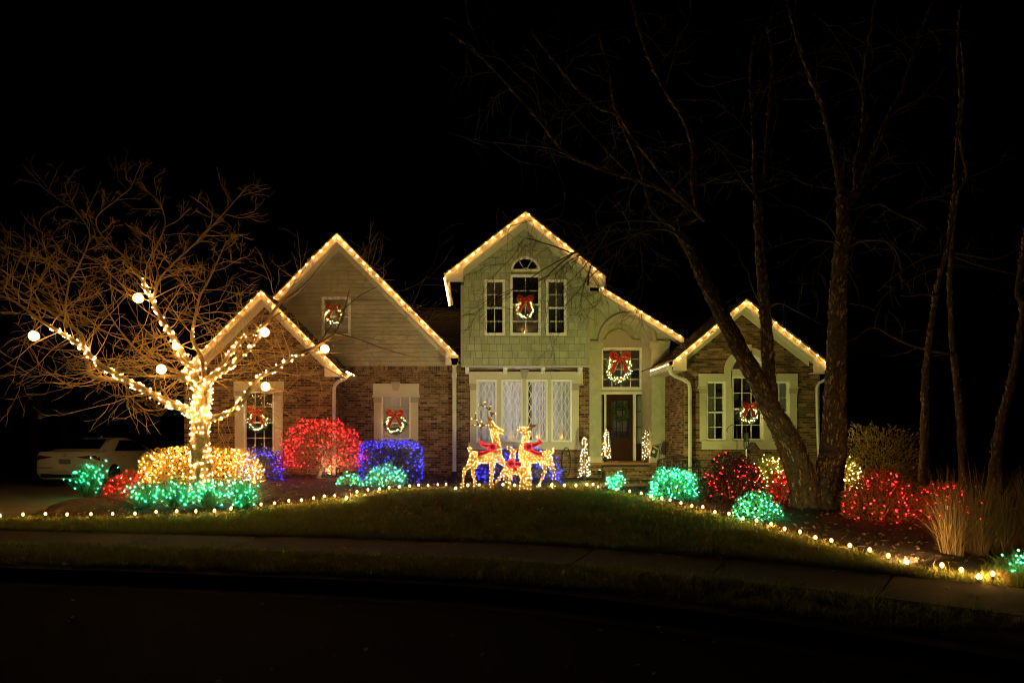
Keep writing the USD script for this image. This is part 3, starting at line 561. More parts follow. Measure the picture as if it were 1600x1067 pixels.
m = MB(); m.prism(P2([(1163.5, 539), (1172.5, 539), (1170.5, 552), (1165.5, 552)], YR), YR - .10, YR - .061); m.build('keystone', M('fascia'), house)
for a, b in ((1093, 1103), (1233, 1244)): ppart('pilaster', 'trim', a, 615, b, 689, YR, .05); ppart('pilaster_cap', 'dark_trim', a - .8, 607, b + .8, 614.9, YR, .07)
for a, b in ((1133, 1143), (1192, 1203)): ppart('mullion', 'trim', a, 605.1, b, 689, YR, .05)
ppart('window_sill', 'trim', 1096, 690, 1245, 702, YR, .09); ppart('window_sill', 'trim', 1094, 688.5, 1247, 690, YR, .12)
for P, sgn in ((l4, 1), (r4, -1)):
    x0, z0, x1, z1 = P.bounds; w = (x1 - x0) * .55
    curtain(x0 if sgn > 0 else x1 - w, x0 + w if sgn > 0 else x1, z0, z1, YR + .13, 'sheer', 3, .025)
part('gutter', 'gutter_paint', (5.10, 5.22, 17.95, 19.8, pZ(579, 18.0), pZ(571, 18.0))); part('soffit', 'soffit', (5.2, XW - .001, 17.94, 19.95, pZ(579, 18) + .0, pZ(579, 18) + .02))
Yg = 18.0
downspout([px(1046, 577, Yg), px(1051, 585, Yg), px(1066, 592, 18.02), px(1076, 598, 18.06), px(1078, 612, 18.08), px(1078, 680, 18.08), px(1078, 755, 18.08)])
downspout([px(1293, 585, 18.0), px(1291, 593, 18.02), px(1281, 597, 18.1), px(1276.5, 606, 18.1), px(1278, 680, 18.1), px(1282, 745, 18.1)], w=.04)
# ------------------------------------------------------------------ light strings
_ico = trimesh.creation.icosphere(1, 1.0); _oct = trimesh.creation.icosahedron()
def rot_to(d):
    d = np.asarray(d, float) / np.linalg.norm(d); a = np.cross(d, [.3, .8, .52]); a /= np.linalg.norm(a); return np.stack([a, np.cross(d, a), d], 1)
def bulbs(pts, r, mat, parent, elong=1.7, dirs=None, cap=300, seed=0, shape=_oct, name='bulb'):
    g = np.random.default_rng(seed + 100); rest = MB()
    for k, p in enumerate(pts):
        d = dirs[k] if dirs is not None else g.normal(size=3)
        rr = r * g.uniform(.75, 1.18) if r < .0125 else r; v = (shape.vertices * [rr, rr, rr * elong]) @ rot_to(d).T
        if k < cap: obj(name, (v, shape.faces), mat, parent, loc=p)
        else: rest.add(v + p, shape.faces)
    if rest.n: rest.build('small_bulbs', mat, parent, kind='stuff')
def chain(pts, jump):
    """the points in the order a cord would visit them, cut where the next is far"""
    p = np.asarray(pts, float); left = list(range(1, len(p))); o = [[0]]
    while left:
        d = np.linalg.norm(p[left] - p[o[-1][-1]], axis=1); k = int(d.argmin())
        if d[k] > jump: o.append([])
        o[-1].append(left.pop(k))
    return [p[q] for q in o if len(q) > 1]
def string_lights(label, pts, mat, r, parent=None, group=None, cord='cord_green', jump=.6, seed=0, dirs=None, elong=1.7, cap=300, shape=_oct, cat='string lights', order=None):
    t = thing('string_lights', label, cat, group)
    bulbs(pts, r, M(mat), t, elong, dirs, cap, seed, shape)
    m = MB()
    for q in (order if order is not None else chain(pts, jump)): m.tube(q, .003, 3, False)
    if m.n: m.build('cord', M(cord), t)
    return t
def spread(cand, dmin, n):       # a subset with no two closer than dmin
    out = []
    for c in cand:
        if len(out) >= n: break
        if not out or np.min(np.sum((np.array(out) - c) ** 2, 1)) > dmin * dmin: out.append(c)
    return np.array(out)

# roof lines: big bulbs clipped along the rake boards
def roof_string(label, a, b, Yf, step, off=.0, start=.5):
    """a, b: (x, z) ends along the top edge of a board at Yf"""
    a, b = np.array(a), np.array(b); L = np.linalg.norm(b - a); n = int(round(L / step)); k = (np.arange(n) + start) / n
    g = np.random.default_rng(int(abs(a[0] * 1000)) + 5); nrm = np.array([-(b - a)[1], (b - a)[0]]) / L; nrm = nrm if nrm[1] > 0 else -nrm
    p = [np.array([*(a + (b - a) * t - nrm * (.045 + g.uniform(-.008, .008)))[:1] + g.normal(0, .016), Yf - .055 + g.uniform(-.006, .006), (a + (b - a) * t - nrm * (.045 + g.uniform(-.02, .02)))[1]]) for t in k]
    d = [np.array([nrm[0] * .6 + g.normal(0, .15), -.9, nrm[1] * .6 + g.normal(0, .15)]) for _ in k]
    t = thing('roof_lights', label, 'roof lights'); bulbs(p, .0145, M('roof_bulb'), t, 1.6, d, 300, 1, _ico)
    for q, dd in zip(p, d): obj('bulb_glass', ((_ico.vertices * [.029, .029, .040]) @ rot_to(dd).T, _ico.faces), M('bulb_glass'), t, loc=q)
    for q, dd in zip(p, d):
        u = dd / np.linalg.norm(dd); m = MB(); m.tube([q - u * .05, q - u * .022], .011, 6); m.build('socket', M('cord_green'), t)
    m = MB(); c = []
    for i, q in enumerate(p):
        c.append(q + [0, .035, .01])
        if i + 1 < len(p): c.append((q + p[i + 1]) / 2 + [0, .03, -.03 - .03 * g.random()])
    m.tube(c, .004, 4); m.build('cord', M('cord_green'), t); return t
A, L_, R_, _ = g1; roof_string('warm bulbs up the left rake of the low garage gable', L_, A, 18.2, .235); roof_string('warm bulbs down the right rake of the low garage gable, crossing the big gable', A, R_, 18.2, .235)
A, L_, R_, _ = g2; u = (L_ - A) / np.linalg.norm(L_ - A); roof_string('warm bulbs on the short left rake of the tall siding gable', A, A + u * 2.75, 19.7, .275); roof_string('warm bulbs down the long right rake of the tall siding gable', A, R_, 19.7, .265)
A, L_, R_, _ = g3; roof_string('warm bulbs along the left rake of the green upper storey', L_, A, 19.3, .262); roof_string('warm bulbs along the right rake of the green upper storey', A, R_, 19.3, .262)
roof_string('warm bulbs down the sloping rake over the front entrance', t1, t2, 19.7, .265)
A, L_, R_, _ = g4; roof_string('warm bulbs up the left rake of the right brick wing', L_, A, 17.9, .262); roof_string('warm bulbs down the right rake of the right brick wing', A, R_, 17.9, .262)
def gutter_string(label, p0, p1, n):
    k = np.linspace(0, 1, n)[:, None]; p = np.asarray(p0) * (1 - k) + np.asarray(p1) * k
    t = thing('roof_lights', label, 'roof lights'); bulbs(p, .016, M('roof_bulb'), t, 1.5, [np.array([0, -.3, 1.0])] * n, 300, 2, _ico)
    m = MB(); m.tube(p - [0, 0, .03], .004, 4); m.build('cord', M('cord_green'), t)
X3 = g3[1][0]; z3 = g3[1][1]
gutter_string('close row of bulbs running back along the left eave of the upper storey', (X3 - .03, 19.3, z3 - .13), (X3 - .03, 23.3, z3 - .13), 17)
gutter_string('short row of bulbs on the gutter between porch and right wing', (5.12, 18.0, pZ(570, 18.0)), (5.12, 19.7, pZ(570, 18.0)), 8)
gutter_string('three bulbs on the gutter end at the foot of the low garage gable', (pX(541.5, 18.6), 18.62, pZ(581, 18.62)), (pX(553, 18.6), 18.55, pZ(586, 18.55)), 4)
part('gutter_box', 'gutter_paint', (X3 - .02, X3 + .1, 19.36, 23.4, z3 - .11, z3 - .01))

# ------------------------------------------------------------------ little lights along the lawn
tpl = None; star = {(541, 778), (712, 763), (1417, 877), (1530, 897)}
for k, (q, g) in enumerate(zip(LEFT + RIGHT, edge)):
    if q in star: continue
    zone = 0 if q in LEFT[:12] else 1 if q in LEFT[:31] else 2 if q in LEFT else 3; lab = ('small warm stake bulb along the far left bed by boulders and lit tree', 'small warm stake bulb along the left bed between lit tree and buck', 'small warm stake bulb behind or beside the deer, along the walk', 'small warm stake bulb along the right bed curving to the street')[zone]; grp = ('stake lights along the far left bed', 'stake lights along the left bed toward the deer', 'stake lights behind the deer', 'stake lights along the right bed')[zone]
    if tpl is None:
        tpl = thing('path_light', lab, 'path light', grp, loc=(g[0], g[1], g[2]))
        m = MB(); m.tube([(0, 0, -.05), (0, 0, .045)], [.003, .007], 5); m.build('stake', M('black_plastic'), tpl)
        m = MB(); m.tube([(0, 0, .045), (0, 0, .078)], [.012, .015], 8); m.build('socket', M('cord_green'), tpl)
        obj('bulb', trimesh.Trimesh(_ico.vertices * [.0125, .0125, .019] + [0, 0, .105], _ico.faces), M('path_bulb'), tpl); obj('bulb_glass', trimesh.Trimesh(_ico.vertices * [.026, .026, .034] + [0, 0, .105], _ico.faces), M('bulb_glass'), tpl)
    else: tag(copy_of(tpl, (g[0], g[1], g[2] + rng.uniform(-.012, .012)), rng.uniform(0, 360), lab), group=grp)
for lab, pts in (('black lamp cord lying along the left lawn edge', edge[:nl]), ('black lamp cord lying along the right lawn edge', edge[nl:])):
    c = []
    for a, b in zip(pts[:-1], pts[1:]):
        c += [a + [0, 0, .035], (a + b) / 2 + np.array([rng.normal(0, .02), rng.normal(0, .04), .02])]
    m = MB(); m.tube(c + [pts[-1] + [0, 0, .035]], .004, 4); tag(m.build('lamp_cord', M('black_plastic')), lab, 'cord')

# ------------------------------------------------------------------ ground floods that wash the house
FLOOD = 2.0
def flood(label, at, aim, col, power, cone=58, soft=.5, body='black_plastic', tall=.10, lens=8.0, star=False):
    at = np.asarray(at, float); d = np.asarray(aim, float) - (at + [0, 0, tall]); d /= np.linalg.norm(d); h = at + [0, 0, tall]
    t = thing('floodlight', label, 'floodlight'); m = MB(); m.tube([at - [0, 0, .05], h], .011, 6); m.build('stake', M(body), t)
    m = MB(); m.tube(*(([h - [0, 0, .05], h - [0, 0, .02]], [.016, .02], 10) if star else ([h - d * .05, h - d * .045, h + d * .03, h + d * .045], [.02, .032, .045, .048], 14))); m.build('housing', M(body), t)
    mat = emit('flood_lens_' + str(_used.get(('x', 'lens'), 0)), col, lens); _used[('x', 'lens')] = _used.get(('x', 'lens'), 0) + 1
    m = MB(); m.sphere(h if star else h + d * .05, .022 if star else .04, 2, (1, 1, 1)); m.build('lens', mat, t)
    l = UsdLux.SphereLight.Define(stage, str(t.GetPath()) + '/beam'); l.CreateRadiusAttr(.03); l.CreateIntensityAttr(power * FLOOD); l.CreateNormalizeAttr(True); l.CreateColorAttr(Gf.Vec3f(*col))
    sh = UsdLux.ShapingAPI.Apply(l.GetPrim()); sh.CreateShapingConeAngleAttr(cone); sh.CreateShapingConeSoftnessAttr(soft)
    R = rot_to(-d); mtx = np.eye(4); mtx[:3, :3] = R.T; mtx[3, :3] = h + d * .11; l.AddTransformOp().Set(Gf.Matrix4d(*mtx.ravel().tolist()))
    return t
E = dict(zip(LEFT + RIGHT, edge))
flood('bright starry spot lamp on the lawn edge in front of the red maple', E[(541, 778)], px(640, 480, 19.8), (1.0, .76, .30), 9, 56, star=True, lens=120, tall=.09)
flood('bright starry spot lamp by the left hind hoof of the buck', E[(712, 763)], px(640, 540, 19.8), (1.0, .84, .28), 8, 34, star=True, lens=30, tall=.09)
flood('bright starry spot lamp low in front of the dark bed at right', E[(1417, 877)], px(1400, 690, 14), (1.0, .60, .20), 6.5, 46, lens=40, star=True, tall=.08)
flood('spot lamp lying among the tan grass at lower right', E[(1530, 897)], px(1570, 800, 8.6), (1.0, .52, .14), 1.3, 60, lens=34, star=True, tall=.06)
flood('teal floodlight stake beside the green tuft in front of the porch', ground_at(936, 768), px(975, 560, 20), (.98, 1.0, .24), 24, 70, body='cord_green', tall=.42)
flood('teal floodlight stake in the mulch by the birch trunks', [pX(1262, 12.35), 12.35, float(gz(pX(1262, 12.35), 12.35))], px(1150, 610, 18), (.92, 1.0, .28), 9, 52, body='cord_green', tall=.2)
flood('teal floodlight stake in the bed beside the red maple', ground_at(513, 757), px(560, 590, 20), (1.0, .72, .36), 5, 60, body='cord_green', tall=.2)

# ------------------------------------------------------------------ plants
def leaf_mesh(p, nrm, L, Wd, seed, along=None, jit=.5):
    g = np.random.default_rng(seed); n = len(p)
    d = g.normal(size=(n, 3)) if along is None else along + g.normal(0, jit, (n, 3)); d /= np.linalg.norm(d, axis=1, keepdims=True)
    s = np.cross(d, nrm + g.normal(0, .6, (n, 3))); s /= np.linalg.norm(s, axis=1, keepdims=True) + 1e-9; u = np.cross(s, d)
    l = (L * g.uniform(.6, 1.3, n))[:, None]; w = (Wd * g.uniform(.7, 1.2, n))[:, None]
    v = np.stack([p, p + d * l * .5 + s * w * .5 + u * w * .18, p + d * l, p + d * l * .5 - s * w * .5 + u * w * .18], 1).reshape(-1, 3)
    k = np.arange(n)[:, None] * 4; f = np.vstack([k + [0, 1, 2], k + [0, 2, 3]])
    return v, f, np.repeat(g.random(n), 4)
def blob(n, h, seed, p=2.3, shell=.55, rough=.42, dome=True, freq=2.6):
    """points in the outer layer of a rounded body of half sizes h (for a dome h[2] is the full height), and their outward directions"""
    g = np.random.default_rng(seed); out = []; c = 0
    while c < n:
        q = g.uniform(-1, 1, (n * 4, 3)); q[:, 2] = np.abs(q[:, 2]) if dome else q[:, 2]
        r = (np.abs(q) ** p).sum(1) ** (1 / p); u = q / (r[:, None] + 1e-9)
        lim = 1 - rough * meshkit.fbm(u * freq + seed * 3.1, 3, seed)
        hole = meshkit.fbm(q * freq * 2.2 + 9 + seed, 2, seed + 4)
        ok = (r < lim) & (r > shell * lim) & (hole > .32); out.append(q[ok]); c += ok.sum()
    q = np.vstack(out)[:n] / (1 - .46 * rough); o = q / np.linalg.norm(q, axis=1, keepdims=True)
    return q * np.asarray(h), o
def shell_points(n, h, seed, dmin, p=2.3, dome=True, frontal=.35, rough=.4):
    q, _ = blob(n * 30, h, seed, p, .74 if rough > .2 else .9, rough, dome); g = np.random.default_rng(seed)
    q = q[(q[:, 1] < frontal * h[1]) & (q[:, 2] > .06 * h[2])]
    return spread(q, dmin, n)
def place_box(x0, x1, yt, yb, depth=None):
    b = ground_at((x0 + x1) / 2, yb); hx = (x1 - x0) / 2 * b[1] / F; hz = (yb - yt) * b[1] / F; hy = depth or min(hx, hz) * .8
    k = 1 + hy / b[1]     # the body's middle lies behind its front foot
    c = np.array([b[0] * k, b[1] + hy, float(gz(b[0] * k, b[1] + hy))]); return c, np.array([hx * k, hy, hz * k + (b[2] - c[2])])
def shrub(name, label, box, leaf, n, L, Wd, seed, p=2.3, cat='shrub', depth=None, bulb=None, nb=0, dmin=.09, r=.0085, blabel=None, rough=.44, shell=.5, stems=9, twigs='twig', lift=0.0, group=None, frontal=.35):
    c, h = place_box(*box, depth=depth); t = thing(name, label, cat, group, loc=c)
    q, o = blob(n, h, seed, p, shell, rough); q[:, 2] = lift * h[2] + q[:, 2] * (1 - lift)
    v, f, s = leaf_mesh(q, o, L, Wd, seed, o + [0, 0, .25], .7); obj('foliage', (v, f), M(leaf), t, shade=s, kind='stuff')
    g = np.random.default_rng(seed); m = MB()
    for k in range(stems):
        a = g.uniform(0, 6.28); e = np.array([math.cos(a) * h[0] * .75, math.sin(a) * h[1] * .75, h[2] * g.uniform(.5, .88)])
        m.tube(curve([(e[0] * .1, e[1] * .1, -.05), e * [.5, .5, .55], e], 6), [.014, .012, .01, .008, .006, .004], 4)
    if stems: m.build('stem', M(twigs), t)
    if bulb:
        b = shell_points(nb, h, seed, dmin, p, frontal=frontal, rough=max(rough, .1)); b[:, 2] = lift * h[2] + b[:, 2] * (1 - lift)
        string_lights(blabel, b + c, bulb, r, jump=.5, seed=seed)
    return t, c, h
def blades(n, h, seed, w=.008, base=.12, droop=.9, segs=5, upright=.35):
    g = np.random.default_rng(seed); V, Fc, S = [], [], []; a = g.uniform(0, 2 * np.pi, n); lean = np.abs(g.normal(0, 1, n)).clip(0, 2.2) * upright + .08
    Ln = g.uniform(.65, 1.15, n); t = np.linspace(0, 1, segs); r0 = base * np.sqrt(g.random(n)); a0 = g.uniform(0, 6.28, n)
    x = r0 * np.cos(a0); y = r0 * np.sin(a0); out = lean[:, None] * t + droop * lean[:, None] * t ** 2 * .8; z = t * (1 - .45 * np.minimum(lean[:, None], 1.3) * t * droop)
    P = np.stack([(x / max(h[0], 1e-6))[:, None] + np.cos(a)[:, None] * out, (y / max(h[1], 1e-6))[:, None] + np.sin(a)[:, None] * out, z], -1) * Ln[:, None, None]
    P = P * np.asarray(h); sd = np.stack([-np.sin(a), np.cos(a), np.zeros(n)], 1)[:, None] * (w * (1 - t * .85))[None, :, None] / 2
    V = np.concatenate([P - sd, P + sd], 1).reshape(-1, 3); k = (np.arange(n) * 2 * segs)[:, None, None]; i = np.arange(segs - 1)
    q = np.stack([i, i + segs, i + segs + 1, i + 1], -1)[None] + k
    return V, q.reshape(-1, 4), np.repeat(g.random(n), 2 * segs), P
def grass_clump(name, label, box, leaf, n, seed, w=.009, bulb=None, nb=0, dmin=.08, r=.0085, blabel=None, droop=.9, upright=.35, cat='ornamental grass', clumps=1, depth=None):
    c, h = place_box(*box, depth=depth); t = thing(name, label, cat, loc=c); g = np.random.default_rng(seed); pts = []
    for k in range(clumps):
        ox = 0 if clumps == 1 else (k / (clumps - 1) - .5) * 2 * h[0] * .78; hh = np.array([min(h[0], h[2] * 1.1) if clumps > 1 else h[0], h[1], h[2] * g.uniform(.85, 1.0)])
        V, q, s, P = blades(n // clumps, hh, seed + k, w, .10, droop, 5, upright); V = V + [ox, g.uniform(-.1, .1), float(gz(c[0] + ox, c[1]) - c[2])]
        obj('blades', (V, q), M(leaf), t, shade=s, kind='stuff'); pts.append(P[:, 1:].reshape(-1, 3) + [ox, 0, 0])
    if bulb:
        b = np.vstack(pts); b = b[(b[:, 1] < .4 * h[1]) & (b[:, 2] > .04) & (np.abs(b[:, 0]) < h[0] * 1.02)]; g.shuffle(b); string_lights(blabel, spread(b, dmin, nb) + c, bulb, r, jump=.5, seed=seed)
    return t
# left bed, back to front
shrub('hedge', 'long rounded golden hedge behind the lit tree trunk', (214, 412, 699, 762), 'gold_leaf', 9000, .045, .026, 21, 3.2, 'hedge', .45, 'hedge_bulb', 300, .075, .0095, 'warm white lights all over the long golden hedge', .22)
shrub('hedge', 'blue-lit hedge end right of the golden hedge under the left window', (372, 444, 702, 757), 'shrub_leaf', 3000, .045, .026, 22, 3.0, 'hedge', .4, 'blue_bulb', 75, .08, .0085, 'blue lights on the hedge end beside the golden hedge')
t_, c_, h_ = shrub('japanese_maple', 'weeping red maple shaped like a mound on a thin leaning trunk', (432, 573, 654, 756), 'maple_leaf', 9500, .042, .021, 23, 2.3, 'tree', .62, 'red_bulb', 260, .085, .0095, 'red lights all over the weeping maple', .3, .5, 0, lift=.16)
m = MB(); m.tube(curve([(-.08, 0, -.05), (-.06, 0, .15), (.06, .02, .5), (.0, 0, .9)], 10), np.linspace(.06, .035, 10), 8); m.build('trunk', M('birch_bark'), t_, 60)
for k in range(14):
    a = k * 2.4; m = MB(); e = np.array([math.cos(a) * h_[0] * .8, math.sin(a) * h_[1] * .8, h_[2] * (.45 + .04 * (k % 5))]); m.tube(curve([(.02, 0, .6), (e[0] * .5, e[1] * .5, h_[2] * .86), e], 8), np.linspace(.022, .006, 8), 5); m.build('limb', M('dark_twig'), t_)
shrub('hedge', 'square clipped dark hedge below the blind-covered window', (562, 662, 690, 757), 'dark_leaf', 7500, .05, .022, 24, 7.0, 'hedge', .45, 'blue_bulb', 150, .085, .009, 'blue lights on the square clipped hedge', .10)
shrub('shrub', 'low teal-lit shrub in front of the square hedge', (566, 637, 725, 765), 'green_blade', 2600, .05, .012, 25, 2.2, 'shrub', .35, 'teal_bulb', 48, .07, .0085, 'teal lights on the low shrub before the square hedge')
shrub('shrub', 'small flat teal-lit plant left of the low teal shrub', (524, 566, 739, 763), 'green_blade', 1200, .05, .012, 26, 2.2, 'shrub', .25, 'teal_bulb', 24, .06, .0085, 'teal lights on the small flat plant under the maple')
grass_clump('ornamental_grass', 'teal-lit grass clump at far left in front of the white car', (93, 188, 716, 783), 'green_blade', 900, 27, .012, 'teal_bulb', 62, .085, .0095, 'teal lights in the far left grass clump', upright=.42)
shrub('shrub', 'low red-lit shrub between the teal grass and the golden hedge', (166, 232, 735, 782), 'maple_leaf', 1800, .045, .024, 28, 2.2, 'shrub', .4, 'red_bulb', 48, .075, .009, 'red lights on the low shrub beside the golden hedge')
grass_clump('ornamental_grass', 'wide teal-lit grass row around the foot of the lit tree', (205, 402, 744, 805), 'green_blade', 2600, 29, .012, 'teal_bulb', 190, .075, .0095, 'teal lights through the wide grass row at the tree foot', upright=.42, clumps=4, depth=.55)
# bay window and porch
shrub('shrub', 'blue-lit evergreen under the bay window behind the deer', (742, 880, 701, 758), 'dark_leaf', 5200, .05, .022, 31, 3.0, 'shrub', .5, 'blue_bulb', 150, .075, .0105, 'blue lights on the evergreen behind the deer', .3)
grass_clump('ornamental_grass', 'small teal-lit tuft of grass before the porch steps', (938, 981, 732, 772), 'green_blade', 300, 32, .009, 'teal_bulb', 46, .05, .0085, 'teal lights in the small tuft before the steps', upright=.38)
shrub('shrub', 'round teal-lit mound in front of the metal bench', (1010, 1096, 733, 784), 'green_blade', 3600, .05, .014, 33, 2.2, 'shrub', .5, 'teal_bulb', 125, .065, .0085, 'teal lights on the round mound before the bench')
shrub('shrub', 'large dark rounded shrub with few red lights left of the birch', (1094, 1192, 712, 794), 'dark_leaf', 5200, .055, .028, 34, 2.4, 'shrub', .55, 'red_bulb', 62, .09, .0085, 'sparse red lights on the large dark rounded shrub', .22)
shrub('shrub', 'yellow-lit shrub behind the dark red shrub, left of the birch', (1170, 1232, 711, 768), 'shrub_leaf', 2600, .05, .028, 35, 2.3, 'shrub', .4, 'hedge_bulb', 70, .065, .0105, 'warm lights on the shrub left of the birch trunks')
shrub('shrub', 'small red-lit shrub against the left side of the birch', (1198, 1242, 738, 794), 'maple_leaf', 1500, .045, .024, 36, 2.2, 'shrub', .35, 'red_bulb', 28, .08, .0085, 'red lights on the small shrub touching the birch')
shrub('shrub', 'yellow-lit shrub right of the birch trunks', (1290, 1346, 710, 784), 'shrub_leaf', 2600, .05, .028, 37, 2.3, 'shrub', .4, 'hedge_bulb', 64, .075, .0110, 'warm lights on the shrub right of the birch trunks')
shrub('shrub', 'small teal-lit shrub in front of the birch trunks', (1145, 1218, 772, 820), 'green_blade', 2400, .045, .013, 38, 2.2, 'shrub', .4, 'teal_bulb', 62, .055, .0075, 'teal lights on the small shrub before the birch')
shrub('shrub', 'wide low red-lit shrub right of the birch', (1322, 1424, 742, 826), 'bronze_leaf', 5000, .05, .026, 39, 2.3, 'shrub', .5, 'red_bulb', 66, .085, .0085, 'red lights on the wide low shrub right of the birch')
shrub('shrub', 'red-lit shrub between the two thin right-hand trunks', (1432, 1516, 760, 824), 'bronze_leaf', 3400, .05, .026, 40, 2.3, 'shrub', .45, 'red_bulb', 46, .08, .0085, 'red lights on the shrub between the thin trunks')
shrub('shrub', 'tall loose unlit shrub with pale golden leaves at the right wing corner', (1312, 1442, 668, 776), 'gold_leaf', 5200, .085, .026, 41, 2.1, 'shrub', .8, rough=.55, shell=.25, stems=10)
grass_clump('ornamental_grass', 'tall tan ornamental grass at the right edge', (1468, 1640, 735, 893), 'tan_blade', 1900, 42, .0055, droop=1.6, upright=.34, clumps=4, depth=.7)
grass_clump('ornamental_grass', 'second tan grass clump behind the tall one', (1440, 1560, 770, 860), 'tan_blade', 700, 43, .0055, 'red_bulb', 9, .2, .0075, 'a few red lights caught in the rear tan grass', droop=.9, upright=.4)
grass_clump('ornamental_grass', 'low teal-lit grass at the lower right corner of the bed', (1552, 1640, 858, 907), 'green_blade', 320, 44, .006, 'teal_bulb', 24, .045, .0065, 'teal lights in the lowest right-hand grass', upright=.45)

# narrow lit trees on the porch and by the bay
def cone_tree(label, blabel, x0, x1, yt, yb, Y, seed, z0=None, n=1500, nb=70):
    h = (yb - yt) * Y / F; r = (x1 - x0) / 2 * Y / F; c = np.array([pX((x0 + x1) / 2, Y), Y, pZ(yb, Y) if z0 is None else z0]); g = np.random.default_rng(seed)
    t = thing('potted_evergreen', label, 'small tree', loc=c); m = MB(); m.tube([(0, 0, 0), (0, 0, h * .9)], [.018, .006], 6); m.build('trunk', M('bark'), t)
    m = MB(); m.tube([(0, 0, .0), (0, 0, .02), (0, 0, .15), (0, 0, .16)], [.07, .075, .1, .1], 12); m.build('pot', M('black_plastic'), t)
    k = g.random(n) ** .8; a = g.uniform(0, 6.28, n); rr = r * (1.02 - k) ** .42 * g.uniform(.55, 1.0, n); q = np.stack([rr * np.cos(a), rr * np.sin(a), .10 + k * (h - .1)], 1); o = np.stack([np.cos(a), np.sin(a), .3 + 0 * a], 1)
    v, f, s = leaf_mesh(q, o, .06, .012, seed, o, .4); obj('foliage', (v, f), M('wreath_needle'), t, shade=s, kind='stuff')
    q = q[(rr > .5 * r * (1.02 - k) ** .42) & (q[:, 1] < .3 * r)]; g.shuffle(q)
    string_lights(blabel, spread(q * [1.08, 1.08, 1], .075, nb) + c, 'cone_bulb', .0085, seed=seed, jump=.4)
cone_tree('narrow lit evergreen left of the front door', 'warm lights on the evergreen left of the front door', 940, 955, 670, 719.5, 20.6, 51, zf)
cone_tree('narrow lit evergreen right of the front door beside the flag', 'warm lights on the evergreen right of the front door', 1002, 1018, 671, 720, 20.3, 52, zf)
cone_tree('taller narrow lit evergreen on the ground right of the bay window', 'warm lights on the evergreen right of the bay window', 904, 922, 687, 755, 18.7, 53, float(gz(3.0, 18.7)))
# ------------------------------------------------------------------ wreaths
def wreath(label, cx, cy, Y, rpx, seed, nb=34, lit=True, bow=True, gap=.05, bowscale=1.0):
    R = rpx * Y / F; c = np.array([pX(cx, Y), Y - gap, pZ(cy, Y)]); g = np.random.default_rng(seed); t = thing('wreath', label, 'wreath', loc=c)
    a = np.linspace(0, 2 * np.pi, 25); m = MB(); m.tube(np.stack([R * .8 * np.cos(a), 0 * a, R * .8 * np.sin(a)], 1), R * .07, 5, False); m.build('ring', M('twig'), t)
    n = 1500; a = g.uniform(0, 6.283, n); b = g.uniform(0, 6.283, n); rr = R * .22 * np.sqrt(g.random(n)); q = np.stack([(R * .8 + rr * np.cos(b)) * np.cos(a), rr * np.sin(b) * .8, (R * .8 + rr * np.cos(b)) * np.sin(a)], 1)
    o = np.stack([np.cos(a) * np.cos(b) - .7 * np.sin(a), np.sin(b), np.sin(a) * np.cos(b) + .7 * np.cos(a)], 1); v, f, s = leaf_mesh(q, o, R * .26, R * .055, seed, o, .5)
    obj('greenery', (v, f), M('wreath_needle'), t, shade=s, kind='stuff')
    if nb:
        a = np.sort((np.arange(nb) + g.uniform(-.35, .35, nb)) * 2 * np.pi / nb); rr = R * g.uniform(.64, .98, nb); p = np.stack([rr * np.cos(a), -R * g.uniform(.12, .22, nb), rr * np.sin(a)], 1)
        bulbs(p, .0095, M('wreath_bulb') if lit else M('gold_wire'), t, 1.4, None, 300, seed)
        m = MB(); m.tube(np.vstack([p, p[:1]]) + [0, .012, 0], .0025, 3, False); m.build('cord', M('cord_green'), t)
    if bow:
        s = R * bowscale; top = np.array([0, -R * .28, R * .80]); B = MB(); G = MB()
        def strip(line, w, wid=None):
            line = np.asarray(line, float); k = len(line); wid = np.full(k, w) if wid is None else np.asarray(wid); tn = np.gradient(line, axis=0); sd = np.cross(tn, [0, -1.0, 0]); sd /= np.linalg.norm(sd, axis=1, keepdims=True) + 1e-9
            L, Rr = line + sd * wid[:, None] / 2, line - sd * wid[:, None] / 2; i = np.arange(k - 1)
            B.add(np.vstack([L, Rr]), np.stack([i, i + k, i + k + 1, i + 1], 1)); G.tube(L + [0, -.003, 0], s * .022, 4); G.tube(Rr + [0, -.003, 0], s * .022, 4)
        for sg in (-1, 1):
            th = np.linspace(0, 1, 12); x = sg * s * (.62 * np.sin(th * np.pi)) ; z = s * (.26 * np.sin(th * 2 * np.pi) * .6 + .16 * np.sin(th * np.pi)); y = -s * .18 * np.sin(th * np.pi)
            strip(np.stack([x, y, z], 1) + top, s * .3, s * (.12 + .34 * np.sin(th * np.pi)))
            strip(curve([top, top + np.array([sg * s * .28, -s * .08, -s * .45]), top + np.array([sg * s * .62, -s * .02, -s * 1.12])], 9), s * .3, s * np.linspace(.16, .34, 9))
        B.build('bow', M('red_ribbon'), t, True); G.build('bow_piping', M('gold_ribbon'), t)
        m = MB(); m.sphere(top + [0, -s * .1, 0], s * .12, 2, (1.1, .8, 1.3)); m.build('bow_knot', M('red_ribbon'), t, True)
wreath('lit wreath with red bow on the dark left garage window', 404, 657, YL, 16.5, 61)
wreath('lit wreath with red bow on the blind-covered window above the blue hedge', 618, 661, YM, 16.5, 62)
wreath('small lit wreath with red bow on the attic window of the siding gable', 523, 494, YM, 14, 63, 28)
wreath('lit wreath with red bow on the upper storey centre window', 820, 483, YS, 15.5, 64, 30)
wreath('largest lit wreath with long red bow over the front door', 966, 577, YD, 21, 65, 70, bowscale=.95)
wreath('lit wreath with red bow on the right wing window', 1168, 647, YR, 14.5, 66, 30)
wreath('unlit wreath with small ornaments on the brown front door', 969, 644, YD, 14, 67, 26, False, False)

